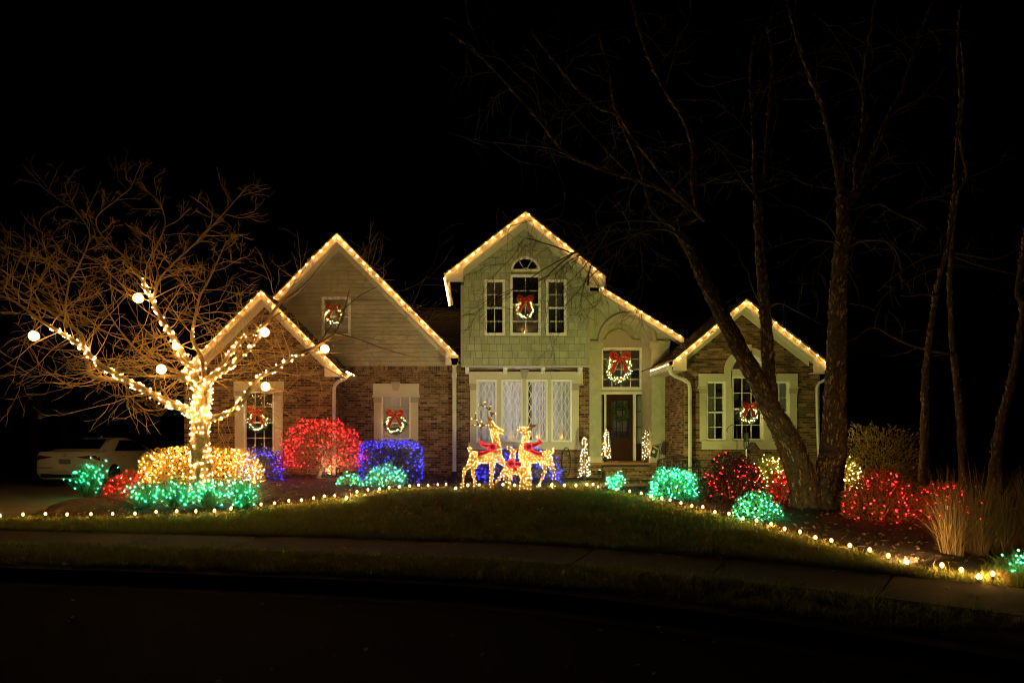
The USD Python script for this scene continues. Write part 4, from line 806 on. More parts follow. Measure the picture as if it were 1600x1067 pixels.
# ------------------------------------------------------------------ lit wire deer
def hull_body(chains, edge=.035, it=6):
    out = []
    for ch in chains:
        for (p, r), (q, s) in zip(ch[:-1], ch[1:]):
            pts = np.vstack([trimesh.creation.icosphere(2, 1.0).vertices * r + p, trimesh.creation.icosphere(2, 1.0).vertices * s + q]); out.append(m3.Manifold.hull_points(pts))
    b = m3.Manifold.batch_boolean(out, m3.OpType.Add).refine_to_length(edge); a = b.to_mesh(); t = trimesh.Trimesh(a.vert_properties[:, :3], a.tri_verts); trimesh.smoothing.filter_taubin(t, iterations=it); return t
def deer(name, label, Y, chains, ears, tail, antlers, bow, nb, seed, hoofs):
    k = Y / F / 6.667; foot = None
    S = lambda x, y, d=0.0: np.array([pX(715 + x / 6.667, Y), Y + d, pZ(620 + y / 6.667, Y)])
    t = thing(name, label, 'light-up deer'); ch = [[(S(x, y, d), max(r * k * (.80 if r < 26 and y > 690 else .95), .012)) for x, y, r, d in c] for c in chains]
    body = hull_body(ch + [[(S(x, y, d), max(r * k, .01)) for x, y, r, d in c] for c in [tail]]); obj('body', body, M('tinsel_net'), t, True)
    for e in ears:
        eb = hull_body([[(S(x, y, d), r * k) for x, y, r, d in e]], .02); obj('ear', eb, M('gold_tinsel'), t, True)
    lat = hull_body(ch, .075, 8); m = MB(); ed = lat.vertices[lat.edges_unique]; nrm = lat.vertex_normals[lat.edges_unique]
    for (a, b), (na, nb_) in zip(ed, nrm):
        if np.linalg.norm(b - a) < .13: m.tube([a + na * .006, b + nb_ * .006], .0035, 3, False)
    m.build('wire_frame', M('gold_wire'), t, kind='stuff')
    for x, y, d in hoofs: p = S(x, y, d); m = MB(); m.tube([p + [0, 0, .05], p + [.01, 0, -.015]], [.028, .034], 8); m.build('hoof', M('gold_wire'), t)
    g = np.random.default_rng(seed); bl = []
    for an in antlers:
        m = MB()
        for line in an:
            p = curve([S(x, y, d) for x, y, d in line], 8); m.tube(p, np.linspace(.024, .011, 8), 7); bl += [q for q in along(p, np.arange(.1, length(p), .16)) + [0, -.028, 0]]
        m.build('antler', M('antler'), t)
    np.random.seed(seed); sp, fi = trimesh.sample.sample_surface(body, 6000, seed=seed); nn = body.face_normals[fi]
    ok = nn[:, 1] < .45; q_ = sp[ok] + nn[ok] * .012; zs = pZ(620 + (840 if 'fawn' in name else 700) / 6.667, Y); pts = np.vstack([spread(q_[q_[:, 2] > zs], .050, int(nb * .72)), spread(q_[q_[:, 2] <= zs], .066, int(nb * .32))]); bulbs(pts, .0075, M('gold_bulb'), t, 1.5, None, 290 - len(bl), seed); 
    bulbs(bl, .0075, M('gold_bulb'), t, 1.4, None, 300, seed + 1)
    # red bow of lit tinsel: a rosette and two streaming tails
    cx, cy, tails = bow; bd = -Y * 0 - .22; m = MB(); rd = []
    m.tube([S(cx + 34 * math.cos(a), cy + 34 * math.sin(a), bd) for a in np.linspace(0, 6.283, 13)], 15 * k, 7, False); m.sphere(S(cx, cy, bd - .02), 20 * k, 1)
    rd += [S(cx + 36 * math.cos(a), cy + 36 * math.sin(a), bd - .045) for a in np.arange(0, 6.2, .52)]
    for tl in tails:
        p = curve([S(x, y, bd + .03) for x, y in tl], 9); m.tube(p, np.linspace(20, 27, 9) * k, 7)
        for off in (-16, 16): rd += list(along(p, np.arange(.03, length(p), .055)) + [0, -.05, off * k])
    rb = m.build('bow', M('red_tinsel'), t, True); bulbs(np.array(rd), .0075, M('bow_bulb'), rb, 1.4, None, 300, seed + 2)
    return t
deer('light_up_buck', 'tall glowing wire buck with antlers and red bow, facing right', 15.6,
     [[(170, 612, 44, 0), (280, 636, 56, 0), (400, 615, 62, 0)], [(400, 600, 56, 0), (410, 500, 40, 0), (390, 420, 32, 0), (372, 345, 28, 0), (352, 285, 25, 0)], [(362, 320, 33, 0), (410, 345, 27, 0), (470, 366, 14, 0)],
      [(165, 635, 42, -.07), (118, 720, 24, -.1), (72, 765, 15, -.1), (58, 870, 12, -.1), (40, 975, 12, -.1)], [(205, 670, 34, .1), (158, 760, 17, .12), (174, 860, 12, .12), (190, 955, 12, .12)],
      [(365, 655, 34, .1), (360, 780, 20, .1), (355, 885, 15, .1), (350, 980, 15, .1)], [(425, 640, 38, -.08), (512, 715, 19, -.1), (462, 800, 14, -.1), (408, 880, 11, -.1)]],
     [[(348, 290, 10, -.06), (325, 240, 16, -.12), (318, 205, 5, -.14)]], [(160, 580, 16, 0), (122, 545, 15, 0), (120, 508, 8, 0)],
     [[[(345, 262, -.03), (352, 180, -.06), (318, 128, -.1), (270, 96, -.12), (208, 88, -.14)], [(285, 104, -.11), (282, 40, -.13)], [(330, 140, -.09), (346, 66, -.05)], [(352, 178, -.06), (398, 174, -.02)]],
      [[(330, 270, .04), (290, 295, .1), (240, 302, .14), (202, 262, .18), (185, 158, .2)], [(225, 290, .16), (145, 292, .2)], [(192, 225, .18), (135, 224, .22)], [(262, 300, .12), (250, 245, .14)], [(242, 302, .14), (238, 335, .12)]]],
     (358, 522, [[(345, 505), (300, 508), (228, 452)], [(340, 545), (290, 575), (212, 590)]]), 255, 71, [(38, 985, -.1), (192, 965, .12), (350, 990, .1), (404, 888, -.1)])
deer('light_up_doe', 'glowing wire doe without antlers, red bow, head turned left', 15.5,
     [[(910, 610, 50, 0), (800, 632, 56, 0), (700, 625, 60, 0)], [(690, 610, 56, 0), (690, 540, 40, 0), (702, 470, 31, 0), (722, 400, 27, 0), (728, 345, 26, 0)], [(722, 345, 32, 0), (680, 345, 24, 0), (642, 332, 13, 0)],
      [(690, 670, 38, .1), (688, 800, 18, .1), (672, 900, 14, .1), (655, 995, 13, .1)], [(715, 660, 36, -.08), (725, 790, 18, -.1), (712, 890, 13, -.1), (700, 985, 13, -.1)],
      [(885, 650, 42, .1), (918, 765, 17, .12), (872, 880, 12, .12), (830, 965, 12, .12)], [(935, 640, 44, -.08), (985, 740, 22, -.1), (1000, 790, 14, -.1), (996, 890, 12, -.1), (1004, 985, 12, -.1)]],
     [[(748, 325, 12, -.04), (785, 305, 17, -.08), (815, 295, 5, -.1)], [(730, 325, 10, .05), (735, 298, 11, .08), (738, 284, 4, .09)]], [(930, 570, 16, 0), (975, 580, 12, 0), (994, 545, 8, 0)], [],
     (728, 520, [[(750, 505), (795, 498), (862, 462)], [(745, 545), (800, 580), (872, 592)]]), 270, 72, [(655, 1000, .1), (700, 992, -.1), (828, 975, .12), (1005, 992, -.1)])
deer('light_up_fawn', 'small glowing wire fawn with red bow between buck and doe', 15.1,
     [[(555, 725, 44, 0), (630, 765, 48, 0), (705, 770, 46, 0)], [(555, 710, 40, 0), (570, 640, 26, 0), (578, 575, 24, 0)], [(578, 570, 26, 0), (552, 548, 18, 0), (530, 528, 10, 0)],
      [(550, 775, 24, .07), (546, 890, 13, .08), (524, 1005, 12, .08)], [(530, 760, 22, -.06), (482, 835, 13, -.08), (538, 915, 11, -.08)], [(690, 790, 36, .06), (672, 900, 14, .08), (660, 990, 12, .08)], [(725, 790, 34, -.06), (752, 885, 15, -.08), (738, 1010, 12, -.08)]],
     [[(588, 560, 8, -.03), (622, 535, 13, -.07), (640, 515, 5, -.08)]], [(735, 740, 14, 0), (755, 715, 10, 0), (760, 700, 6, 0)], [],
     (548, 688, [[(575, 690), (610, 692), (655, 700)], [(560, 715), (585, 740), (600, 765)]]), 150, 73, [(522, 1010, .08), (540, 920, -.08), (660, 996, .08), (738, 1016, -.08)])

# ------------------------------------------------------------------ bare trees
class Twigs:
    def __init__(s, seed): s.g = np.random.default_rng(seed); s.thin = MB(); s.n = 0; s.V, s.F, s.sh = [], [], []
    def add(s, pts, rad, sides): v, q = tube(pts, rad, sides); s.V.append(v); s.F.append(q + s.n); s.n += len(v); s.sh.append(np.full(len(v), s.g.random()))
    def grow(s, p, d, L, r, level, arch=.0, wander=.35, kids=(5, 4), ratio=.5, lim=None, flat=1.0):
        g = s.g; n = 7 if level > 0 else 5; pts = [p]; d = d / np.linalg.norm(d); st = L / (n - 1)
        for i in range(n - 1):
            d = d + g.normal(0, wander, 3) * [1, flat, 1] * .5 + np.array([0, 0, arch * (1 if i < n * .45 else -1.2)]) * .35; d /= np.linalg.norm(d); p = p + d * st; pts.append(p)
        pts = np.array(pts); s.add(pts, np.linspace(r, max(r * .4, .0024), n), 4 if level > 1 else 3)
        if level <= 0: return
        k = kids[-level] if level <= len(kids) else kids[0]
        for _ in range(max(1, int(g.normal(k, 1)))):
            t = g.uniform(.22, .98); i = min(int(t * (n - 1)), n - 2); b = pts[i] + (pts[i + 1] - pts[i]) * (t * (n - 1) - i); a = pts[i + 1] - pts[i]; a /= np.linalg.norm(a)
            o = g.normal(size=3); o -= a * (o @ a); o /= np.linalg.norm(o); ang = g.uniform(.45, 1.05); s.grow(b, a * math.cos(ang) + o * math.sin(ang), L * ratio * g.uniform(.6, 1.25), r * .55, level - 1, arch, wander, kids, ratio, lim, flat)
    def build(s, name, mat, parent):
        if s.n: obj(name, (np.vstack(s.V), np.vstack(s.F)), M(mat), parent, True, kind='stuff')
def limb(parent, name, pts, r0, r1, mat, sides=9, n=26, rough=0.0, seed=0, flare=0.0):
    p = curve(pts, n); rad = np.linspace(r0, r1, n) + (flare * np.exp(-np.linspace(0, 1, n) * 9) if flare else 0)
    v, q = tube(p, rad, sides)
    if rough:
        c = np.repeat(p, sides, 0); o = v - c; a = np.tile(np.arange(sides) * 6.283 / sides, n); l = np.repeat(np.linspace(0, length(p), n), sides)
        if rough > .3:      # furrowed, plated bark
            rg = 1 - np.abs(2 * meshkit.noise(np.stack([np.cos(a) * 3.2, np.sin(a) * 3.2, l * 2.6], 1) + seed, seed) - 1); rg2 = 1 - np.abs(2 * meshkit.noise(np.stack([np.cos(a) * 6.5, np.sin(a) * 6.5, l * 6.0], 1) + seed, seed + 3) - 1); v = v + o * (.40 * (rg - .6) + .30 * (rg2 - .6) + .25 * (meshkit.noise(v * 26, seed) - .5))[:, None] * rough; rough = .12; o = v - c
        nz = meshkit.fbm(np.stack([np.cos(a) * 4.0, np.sin(a) * 4.0, l * 3.2], 1) + seed, 3, seed) - .5; nz2 = meshkit.fbm(v * 16, 2, seed + 1) - .5; v = c + o * (1 + rough * (nz * 1.5 + nz2 * .9))[:, None]
    f = np.vstack([q[:, [0, 1, 2]], q[:, [0, 2, 3]]]); e = len(v); v = np.vstack([v, p[-1:]]); last = np.arange(sides) + (n - 1) * sides
    f = np.vstack([f, np.stack([last, np.roll(last, -1), np.full(sides, e)], 1)])
    obj(name, (v, f), M(mat), parent, True); return np.c_[p, rad]
# the spreading ornamental tree on the left, wrapped with lights
YT = 14.5
def TP(*q): return [px(x, y, YT + d) for x, y, d in q]
lt = thing('ornamental_tree', 'wide bare ornamental tree wrapped in warm lights at the left', 'tree')
g = np.random.default_rng(81); tb = float(gz(pX(315, YT), YT))
trunk = limb(lt, 'trunk', [px(316, 800, YT) * [1, 1, 0] + [0, 0, tb - .15]] + TP((315, 740, 0), (312, 700, 0), (313, 660, 0), (314, 628, 0), (318, 600, 0)), .215, .165, 'bark', 16, 30, .22, 3, .09)
LIMBS = [  # points (x, y, depth), radii, twigs per metre
    ([(308, 655, 0), (292, 641, -.1), (268, 631, -.2), (228, 611, -.35), (190, 590, -.5), (150, 565, -.7), (128, 542, -.8), (95, 520, -.95), (62, 500, -1.1), (20, 470, -1.3), (-40, 450, -1.5)], .095, .018),
    ([(196, 594, -.5), (170, 592, -.3), (147, 590, -.2), (136, 565, 0), (126, 522, .2), (95, 500, .3), (60, 472, .4), (25, 452, .5), (-25, 425, .6)], .06, .016),
    ([(104, 512, .3), (103, 470, .5), (108, 440, .6), (92, 415, .7), (55, 401, .8), (10, 385, .9)], .034, .01),
    ([(108, 440, .6), (128, 405, .7), (140, 370, .8), (118, 330, .9), (95, 315, 1.0), (64, 290, 1.1)], .026, .007),
    ([(316, 612, 0), (300, 580, .2), (278, 540, .4), (256, 505, .55), (238, 470, .7), (222, 438, .8), (200, 408, .9), (170, 380, 1.0)], .10, .016),
    ([(240, 474, .7), (248, 440, .7), (268, 415, .75), (300, 385, .8), (330, 355, .85), (360, 322, .9), (386, 292, 1.0)], .036, .008),
    ([(238, 470, .7), (246, 430, .9), (240, 400, 1.1), (258, 350, 1.2), (250, 320, 1.3), (225, 295, 1.3)], .028, .007),
    ([(170, 380, 1.0), (150, 345, 1.0), (185, 310, 1.1), (205, 292, 1.1), (212, 275, 1.2)], .018, .006),
    ([(320, 606, 0), (330, 590, -.25), (350, 578, -.5), (376, 558, -.7), (398, 535, -.85), (411, 512, -.95), (440, 488, -1.1)], .085, .016),
    ([(322, 604, 0), (345, 572, .1), (366, 545, .1), (385, 525, .1), (412, 508, 0), (432, 480, -.1), (470, 450, -.2), (505, 410, -.3)], .06, .009),
    ([(322, 655, 0), (345, 650, -.3), (366, 640, -.5), (386, 616, -.7), (402, 592, -.9), (432, 575, -1.1), (465, 555, -1.25), (500, 538, -1.4), (523, 520, -1.5), (536, 490, -1.55), (545, 455, -1.6)], .075, .008),
    ([(523, 520, -1.5), (560, 530, -1.5), (600, 545, -1.5), (640, 556, -1.5)], .02, .006), ([(500, 538, -1.4), (520, 505, -1.4), (552, 470, -1.4), (590, 448, -1.4)], .022, .006),
    ([(470, 552, -1.25), (510, 575, -1.3), (555, 600, -1.3)], .018, .005),
    ([(314, 625, 0), (300, 600, -.4), (276, 588, -.7), (240, 588, -.9), (205, 580, -1.1), (176, 588, -1.2)], .06, .008),
    ([(318, 604, 0), (315, 560, .5), (300, 520, .8), (310, 470, 1.1), (330, 430, 1.3), (352, 380, 1.4)], .06, .008),
    ([(316, 610, 0), (296, 590, .6), (270, 578, .9), (230, 560, 1.2), (190, 520, 1.5), (160, 470, 1.7)], .06, .01), ]
tw = Twigs(82); paths = []
for k, (q, r0, r1) in enumerate(LIMBS):
    L = limb(lt, 'limb', TP(*q), r0 * (1 if r0 > .05 else .72), min(r1, .009), 'bark', 9 if r0 > .05 else 7, 34, .16 if r0 > .05 else .08, k); paths.append(L); ln = length(L)
    for s in np.arange(.45 if r0 > .05 else .12, ln, .165):
        P = along(L, s); a = along(L, min(s + .05, ln))[:3] - along(L, max(s - .05, 0))[:3]; a /= np.linalg.norm(a) + 1e-9; o = g.normal(size=3); o -= a * (o @ a); o /= np.linalg.norm(o); ang = g.uniform(.7, 1.5); d = a * math.cos(ang) + o * math.sin(ang)
        low = s / ln; d = d * [1.3, 1.0, .7] + [0, 0, .06]; hi = np.clip((6.6 - P[2]) / 2.2, .42, 1); tw.grow(P[:3], d, g.uniform(.9, 2.1) * (.75 + .3 * low) * hi, min(P[3] * .4, .0095), 2, (.12 if P[2] > 2.6 else -.03), .34, (4, 3), .5)
    tw.grow(L[-1, :3], L[-1, :3] - L[-3, :3], .5, .005, 1, .1, .5, (4, 3), .6)
tw.build('twigs', 'twig', lt)
def wrap(path, d0, d1, n, pitch, seed):
    g = np.random.default_rng(seed); s = np.sort(g.uniform(d0, d1, n)); P = along(path, s); T = along(path, s + .03)[:, :3] - along(path, np.maximum(s - .03, 0))[:, :3]; T /= np.linalg.norm(T, axis=1, keepdims=True) + 1e-9
    a = np.cross(T, [0.1, 1, .1]); a /= np.linalg.norm(a, axis=1, keepdims=True); b = np.cross(T, a); th = s / pitch * 6.283 + g.normal(0, .8, n); r = P[:, 3] + .016
    return P[:, :3] + (a * np.cos(th)[:, None] + b * np.sin(th)[:, None]) * r[:, None]
def wrap_lights(label, path, d0, d1, n, pitch, seed): p = wrap(path, d0, d1, n, pitch, seed); string_lights(label, p, 'tree_bulb', .0088, cord='cord_green', seed=seed, order=[p])
wrap_lights('warm lights wound thickly round the trunk of the ornamental tree', trunk, .15, length(trunk) - .02, 290, .13, 91)
string_lights('dense knot of warm lights where the ornamental tree forks', wrap(trunk, length(trunk) - .75, length(trunk) + .0, 75, .07, 92) + np.random.default_rng(3).normal(0, .03, (75, 3)), 'tree_bulb', .0095, jump=.4)
wrap_lights('warm lights along the long low limb reaching left', paths[0], .05, length(paths[0]) * .70, 160, .20, 93)
wrap_lights('warm lights up the limb rising to the upper left', paths[4], .05, length(paths[4]) * .72, 115, .22, 94)
wrap_lights('warm lights along the limb toward the hanging globe by the small gable', paths[8], .05, length(paths[8]) * .80, 52, .24, 95)
wrap_lights('warm lights on the thinner limb in front of the small gable', paths[9], .05, length(paths[9]) * .5, 30, .26, 96)
wrap_lights('warm lights on the low limb crossing the left window', paths[10], .05, length(paths[10]) * .66, 64, .24, 97)
wrap_lights('warm lights on the short inner limb behind the trunk', paths[15], .1, length(paths[15]) * .45, 26, .2, 98); wrap_lights('warm lights on the low inner limb left of the trunk', paths[14], .1, length(paths[14]) * .35, 26, .2, 99)
def globe(label, x, y, d, rpx, seed, top):
    Y = YT + d; R = rpx * Y / F; c = px(x, y, Y); t = thing('globe_light', label, 'globe light', loc=c); m = MB(); a = np.linspace(0, 6.283, 15)
    for k in range(4): m.tube(np.stack([R * np.cos(a) * math.cos(k * .785), R * np.cos(a) * math.sin(k * .785), R * np.sin(a)], 1), .003, 3, False)
    m.build('wire_sphere', M('twig'), t); n = 70; i = np.arange(n) + .5; ph = np.arccos(1 - 2 * i / n); th = np.pi * (1 + 5 ** .5) * i
    bulbs(np.stack([np.cos(th) * np.sin(ph), np.sin(th) * np.sin(ph), np.cos(ph)], 1) * R * .94, .0125, M('ball_bulb'), t, 1.2, None, 300, seed)
    m = MB(); tp = px(*top) if top is not None else c + [0, 0, R + .25]; m.tube(curve([np.array([0, 0, R]), (tp - c) * [.5, .5, .5] + [0, 0, R * .5], tp - c], 6), .003, 4); m.build('hanging_cord', M('cord_white'), t)
globe('glowing globe hanging at the far left end of the long limb', 53, 525, -1.2, 7.2, 1, (70, 505, YT - 1.1)); globe('glowing globe beside the top of the upper left lights', 216, 466, .4, 7.2, 2, (232, 455, YT + .7)); globe('glowing globe below the inner limb left of the trunk', 252, 577, -1.0, 6.8, 3, (242, 589, YT - .9))
globe('glowing globe in front of the small brick gable', 413.5, 519, -1.0, 6.6, 4, (411, 512, YT - .95)); globe('glowing globe at the foot of the small gable rake', 507.5, 545, -1.5, 6.2, 5, (500, 538, YT - 1.4)); globe('glowing globe over the header of the left window', 415, 604, -1.0, 6.2, 6, (418, 583, YT - 1.0))
globe('small oval globe nested in the upper fork', 275, 541, .2, 5.0, 7, (278, 530, YT + .4))

# the big peeling birch on the right
YB2 = 11.6
def BP(*q): return [px(x, y, YB2 + d) for x, y, d in q]
bt = thing('birch_tree', 'large dark peeling birch with forked leaning trunks before the right wing', 'tree'); bz = float(gz(pX(1278, YB2), YB2)); flakes = []
def blimb(name, q, r0, r1, n=40, sides=14, rough=.3, flare=0.0, root=False):
    P = BP(*q)
    if root: P[0][2] = bz - .12
    L = limb(bt, name, P, r0, r1, 'birch_bark', sides, n, rough, len(flakes), flare); flakes.append(L); return L
A1 = blimb('trunk', [(1262, 800, 0), (1256, 760, 0), (1243, 715, 0), (1228, 680, 0), (1205, 640, 0), (1187, 602, 0), (1166, 565, .05), (1148, 530, .1), (1130, 497, .1), (1112, 462, .15), (1097, 432, .2), (1080, 395, .2), (1056, 352, .2)], .20, .065, 150, 40, .62, .09, True)
B1 = blimb('trunk', [(1206, 640, .1), (1202, 600, .2), (1200, 570, .25), (1197, 515, .3), (1192, 455, .3), (1187, 390, .35), (1184, 312, .4)], .108, .056, 110, 32, .62)
B0 = blimb('trunk', [(1262, 800, .25), (1248, 760, .25), (1232, 720, .3), (1221, 690, .3), (1215, 665, .25)], .15, .08, 60, 32, .6, .06, True)
C1 = blimb('trunk', [(1290, 802, -.1), (1294, 750, 0), (1302, 700, .1), (1304, 650, .15), (1305, 600, .2), (1308, 520, .25), (1311, 425, .3), (1315, 387, .3), (1318, 340, .3), (1315, 309, .35)], .20, .085, 160, 40, .62, .09, True)
UP = [([(1056, 352, .2), (1090, 332, .3), (1083, 280, .4), (1084, 240, .5), (1070, 190, .6), (1033, 131, .7), (1004, 63, .8), (988, 5, .9), (975, -60, 1)], .055, .018), ([(1060, 356, .2), (1040, 345, .1), (1022, 333, .1), (1010, 300, .1), (1004, 275, .1), (982, 219, .2), (963, 175, .3), (950, 110, .4), (938, 60, .5)], .05, .01),
      ([(1100, 345, .3), (1063, 307, -.1), (1020, 255, -.2), (985, 210, -.3), (963, 178, -.4), (940, 172, -.4), (916, 153, -.5), (866, 97, -.6), (831, 50, -.7)], .035, .007), ([(1080, 330, .2), (1040, 300, -.1), (1007, 286, -.3), (950, 268, -.5), (885, 241, -.7), (847, 194, -.8), (800, 141, -.9), (769, 106, -1), (709, 56, -1.1)], .034, .006),
      ([(985, 272, -.1), (945, 232, -.1), (907, 191, 0), (888, 169, 0), (860, 135, .1), (835, 100, .1)], .022, .006), ([(885, 241, -.7), (850, 230, -.8), (766, 222, -1), (700, 208, -1.2)], .016, .005), ([(846, 190, -.8), (838, 150, -.8), (800, 110, -.8), (758, 65, -.8)], .014, .005),
      ([(1184, 312, .4), (1178, 280, .5), (1178, 237, .6), (1176, 190, .7), (1172, 120, .8), (1178, 60, .9)], .04, .012), ([(1186, 312, .4), (1194, 270, .4), (1199, 205, .4), (1201, 170, .4), (1206, 110, .4), (1200, 50, .4)], .04, .012), ([(1178, 302, .4), (1164, 285, .4), (1142, 255, .4), (1122, 230, .4), (1100, 212, .4)], .022, .006), ([(1184, 300, .4), (1215, 290, .2), (1250, 272, .1)], .018, .005),
      ([(1315, 309, .35), (1290, 181, .5), (1253, 84, .6), (1231, 0, .7), (1220, -60, .8)], .075, .03), ([(1318, 330, .35), (1338, 290, .4), (1337, 272, .4), (1350, 194, .5), (1350, 125, .5), (1359, 62, .6), (1367, -5, .6)], .06, .02), ([(1330, 320, .4), (1356, 265, .6), (1380, 200, .7), (1406, 150, .8), (1437, 56, .9), (1462, -10, 1)], .06, .02),
      ([(1314, 390, .3), (1308, 372, .2), (1285, 345, .1), (1262, 337, 0), (1250, 336, 0)], .028, .008), ([(1312, 392, .3), (1300, 378, .1), (1275, 375, 0), (1262, 373, -.1), (1250, 376, -.1)], .024, .007), ([(1320, 385, .3), (1335, 350, .2), (1355, 325, .2), (1372, 319, .2), (1395, 330, .2), (1425, 345, .2), (1450, 360, .3)], .03, .007), ([(1328, 385, .3), (1350, 376, 0), (1378, 376, -.1), (1398, 390, -.2), (1408, 420, -.2), (1408, 455, -.2)], .026, .007),
      ([(1206, 478, .1), (1215, 474, -.1), (1240, 484, -.3), (1262, 495, -.4), (1284, 508, -.5)], .022, .008), ([(1356, 188, .6), (1330, 100, .4), (1300, 50, .3), (1270, 20, .2)], .02, .006), ([(1186, 470, .3), (1176, 450, .1), (1170, 428, 0), (1172, 405, 0)], .018, .007), ([(1060, 370, .2), (1040, 358, -.3), (1000, 362, -.6), (960, 378, -.9), (930, 392, -1.1), (900, 400, -1.3)], .03, .010)]
ups = [limb(bt, 'limb', BP(*q), a * .9, b * .5, 'birch_bark', 8, 30, .2, k) for k, (q, a, b) in enumerate(UP)]
# curled bark flakes
fm = MB(); g = np.random.default_rng(84)
for L in flakes + [u for u in ups if u[0, 3] > .03]:
    n = int(length(L) * (190 if L[0, 3] > .1 else 60)); s = g.uniform(.1, length(L), n); P = along(L, s); T = along(L, s + .05)[:, :3] - along(L, np.maximum(s - .05, 0))[:, :3]
    for p, t in zip(P, T):
        t = t / (np.linalg.norm(t) + 1e-9); o = g.normal(size=3); o -= t * (o @ t); o /= np.linalg.norm(o); w = np.cross(t, o); r = p[3] * 1.03; l = g.uniform(.04, .12); ww = g.uniform(.006, .016); c = p[:3] + o * r
        fm.add([c - w * ww, c + w * ww, c + w * ww * 1.1 + t * l + o * g.uniform(-.01, .03), c - w * ww * .8 + t * l * .9 + o * g.uniform(0, .03)], [(0, 1, 2, 3)])
fm.build('peeling_bark', M('bark_flake'), bt, kind='stuff')
tw = Twigs(85)
for k, L in enumerate(ups):
    ln = length(L)
    for s in np.arange(.3, ln, .30): P = along(L, s); d = g.normal(size=3) * [1, .8, .8] + [0, 0, .3]; tw.grow(P[:3], d, g.uniform(.4, 1.2), .007, 1, -.2, .35, (5,), .5)
# fine hanging sprays in front of the green upper storey
SP = [([(1056, 352, .2), (1010, 345, -.3), (955, 350, -.8), (925, 378, -1.2), (895, 396, -1.5), (850, 420, -1.7), (800, 455, -1.9), (770, 468, -2.0), (740, 490, -2.1)], .022), ([(925, 378, -1.2), (880, 408, -1.3), (846, 437, -1.4), (800, 452, -1.5), (760, 470, -1.5)], .014), ([(955, 350, -.8), (930, 395, -.7), (905, 425, -.6), (880, 450, -.5)], .014), ([(930, 392, -1.1), (922, 420, -1.1), (912, 448, -1.1), (905, 480, -1.1)], .012), ([(1000, 362, -.6), (965, 395, -.7), (950, 440, -.8), (930, 480, -.8)], .012),
      ([(965, 395, -.7), (925, 430, -1), (890, 470, -1.2), (850, 510, -1.3)], .012), ([(895, 396, -1.5), (850, 380, -1.6), (820, 372, -1.7), (806, 395, -1.7), (790, 412, -1.7), (760, 440, -1.7)], .012), ([(882, 300, -1.0), (875, 340, -1.2), (830, 345, -1.4), (780, 360, -1.5)], .01), ([(1020, 300, 0), (1000, 380, -.5), (1005, 440, -.6), (990, 500, -.6)], .012), ([(930, 395, -.7), (900, 402, -.6), (862, 430, -.5), (820, 440, -.4)], .01)]
for q, r in SP:
    L = curve(BP(*q), 16); tw.add(L, np.linspace(r, .003, 16), 4); ln = length(L)
    for s in np.arange(.2, ln, .13): P = along(L, s); d = g.normal(size=3) * [.8, .5, .3] + [-.15, 0, -.55]; tw.grow(P, d, g.uniform(.25, .7), .0042, 1, -.25, .32, (5,), .5)
tw.build('twigs', 'dark_twig', bt)
# thinner trunks at the right
def thin_tree(name, label, Y, q, r0, r1, limbs, seed, rough=.25):
    t = thing(name, label, 'tree'); P = [px(x, y, Y) for x, y in q]; P[0][2] = float(gz(P[0][0], Y)) - .1; L = limb(t, 'trunk', P, r0, r1, 'birch_bark', 20, 160, .6, seed, .05); g = np.random.default_rng(seed); tw = Twigs(seed); m = MB()
    for s in g.uniform(.2, length(L), int(length(L) * 45)):
        p = along(L, s); o = g.normal(size=3) * [1, 1, .1]; o /= np.linalg.norm(o); w = np.cross([0, 0, 1.0], o); c = p[:3] + o * p[3] * 1.02; m.add([c - w * .008, c + w * .012, c + w * .012 + [0, 0, .08] + o * .012, c - w * .01 + [0, 0, .07] + o * .02], [(0, 1, 2, 3)])
    m.build('peeling_bark', M('bark_flake'), t, kind='stuff')
    for q, a, b in limbs:
        l = limb(t, 'limb', [px(x, y, Y + d) for x, y, d in q], a, b, 'birch_bark', 7, 20, .15, seed)
        for s in np.arange(.3, length(l), .4): tw.grow(along(l, s)[:3], g.normal(size=3) + [0, 0, .4], g.uniform(.3, .9), .006, 1, -.1, .35, (4,), .5)
    tw.build('twigs', 'dark_twig', t)
thin_tree('thin_tree', 'thin straight trunk standing left of the pair at right', 12.6, [(1438, 820), (1443, 760), (1444, 705), (1445, 602), (1450, 547), (1460, 477), (1466, 440), (1480, 387), (1491, 294), (1495, 219), (1500, 150), (1496, 80), (1502, 10)], .06, .006, [([(1466, 462, 0), (1440, 460, -.2), (1420, 463, -.3), (1406, 462, -.4)], .03, .01), ([(1482, 380, 0), (1470, 395, -.1), (1440, 405, -.3), (1400, 430, -.5), (1372, 455, -.6)], .024, .008), ([(1490, 300, 0), (1460, 310, -.2), (1440, 315, -.3), (1400, 340, -.5)], .02, .007)], 121)
thin_tree('thin_tree', 'thin mottled trunk with a pale branch reaching left', 13.2, [(1512, 812), (1508, 760), (1505, 705), (1500, 652), (1494, 590), (1487, 515), (1484, 440), (1486, 395), (1498, 301), (1510, 275), (1500, 219), (1506, 140), (1500, 60)], .068, .006, [([(1488, 556, -.1), (1470, 550, -.5), (1450, 546, -.5), (1415, 536, -.6), (1390, 524, -.7), (1366, 512, -.8), (1347, 520, -.8)], .036, .012), ([(1366, 512, -.8), (1372, 490, -.8), (1378, 475, -.8)], .008, .004), ([(1487, 395, 0), (1520, 400, -.1), (1550, 405, -.2), (1600, 382, -.3)], .024, .008), ([(1487, 400, 0), (1530, 415, -.1), (1570, 425, -.2), (1610, 432, -.3)], .02, .007), ([(1508, 280, 0), (1550, 262, -.1), (1600, 235, -.2)], .018, .006)], 122)
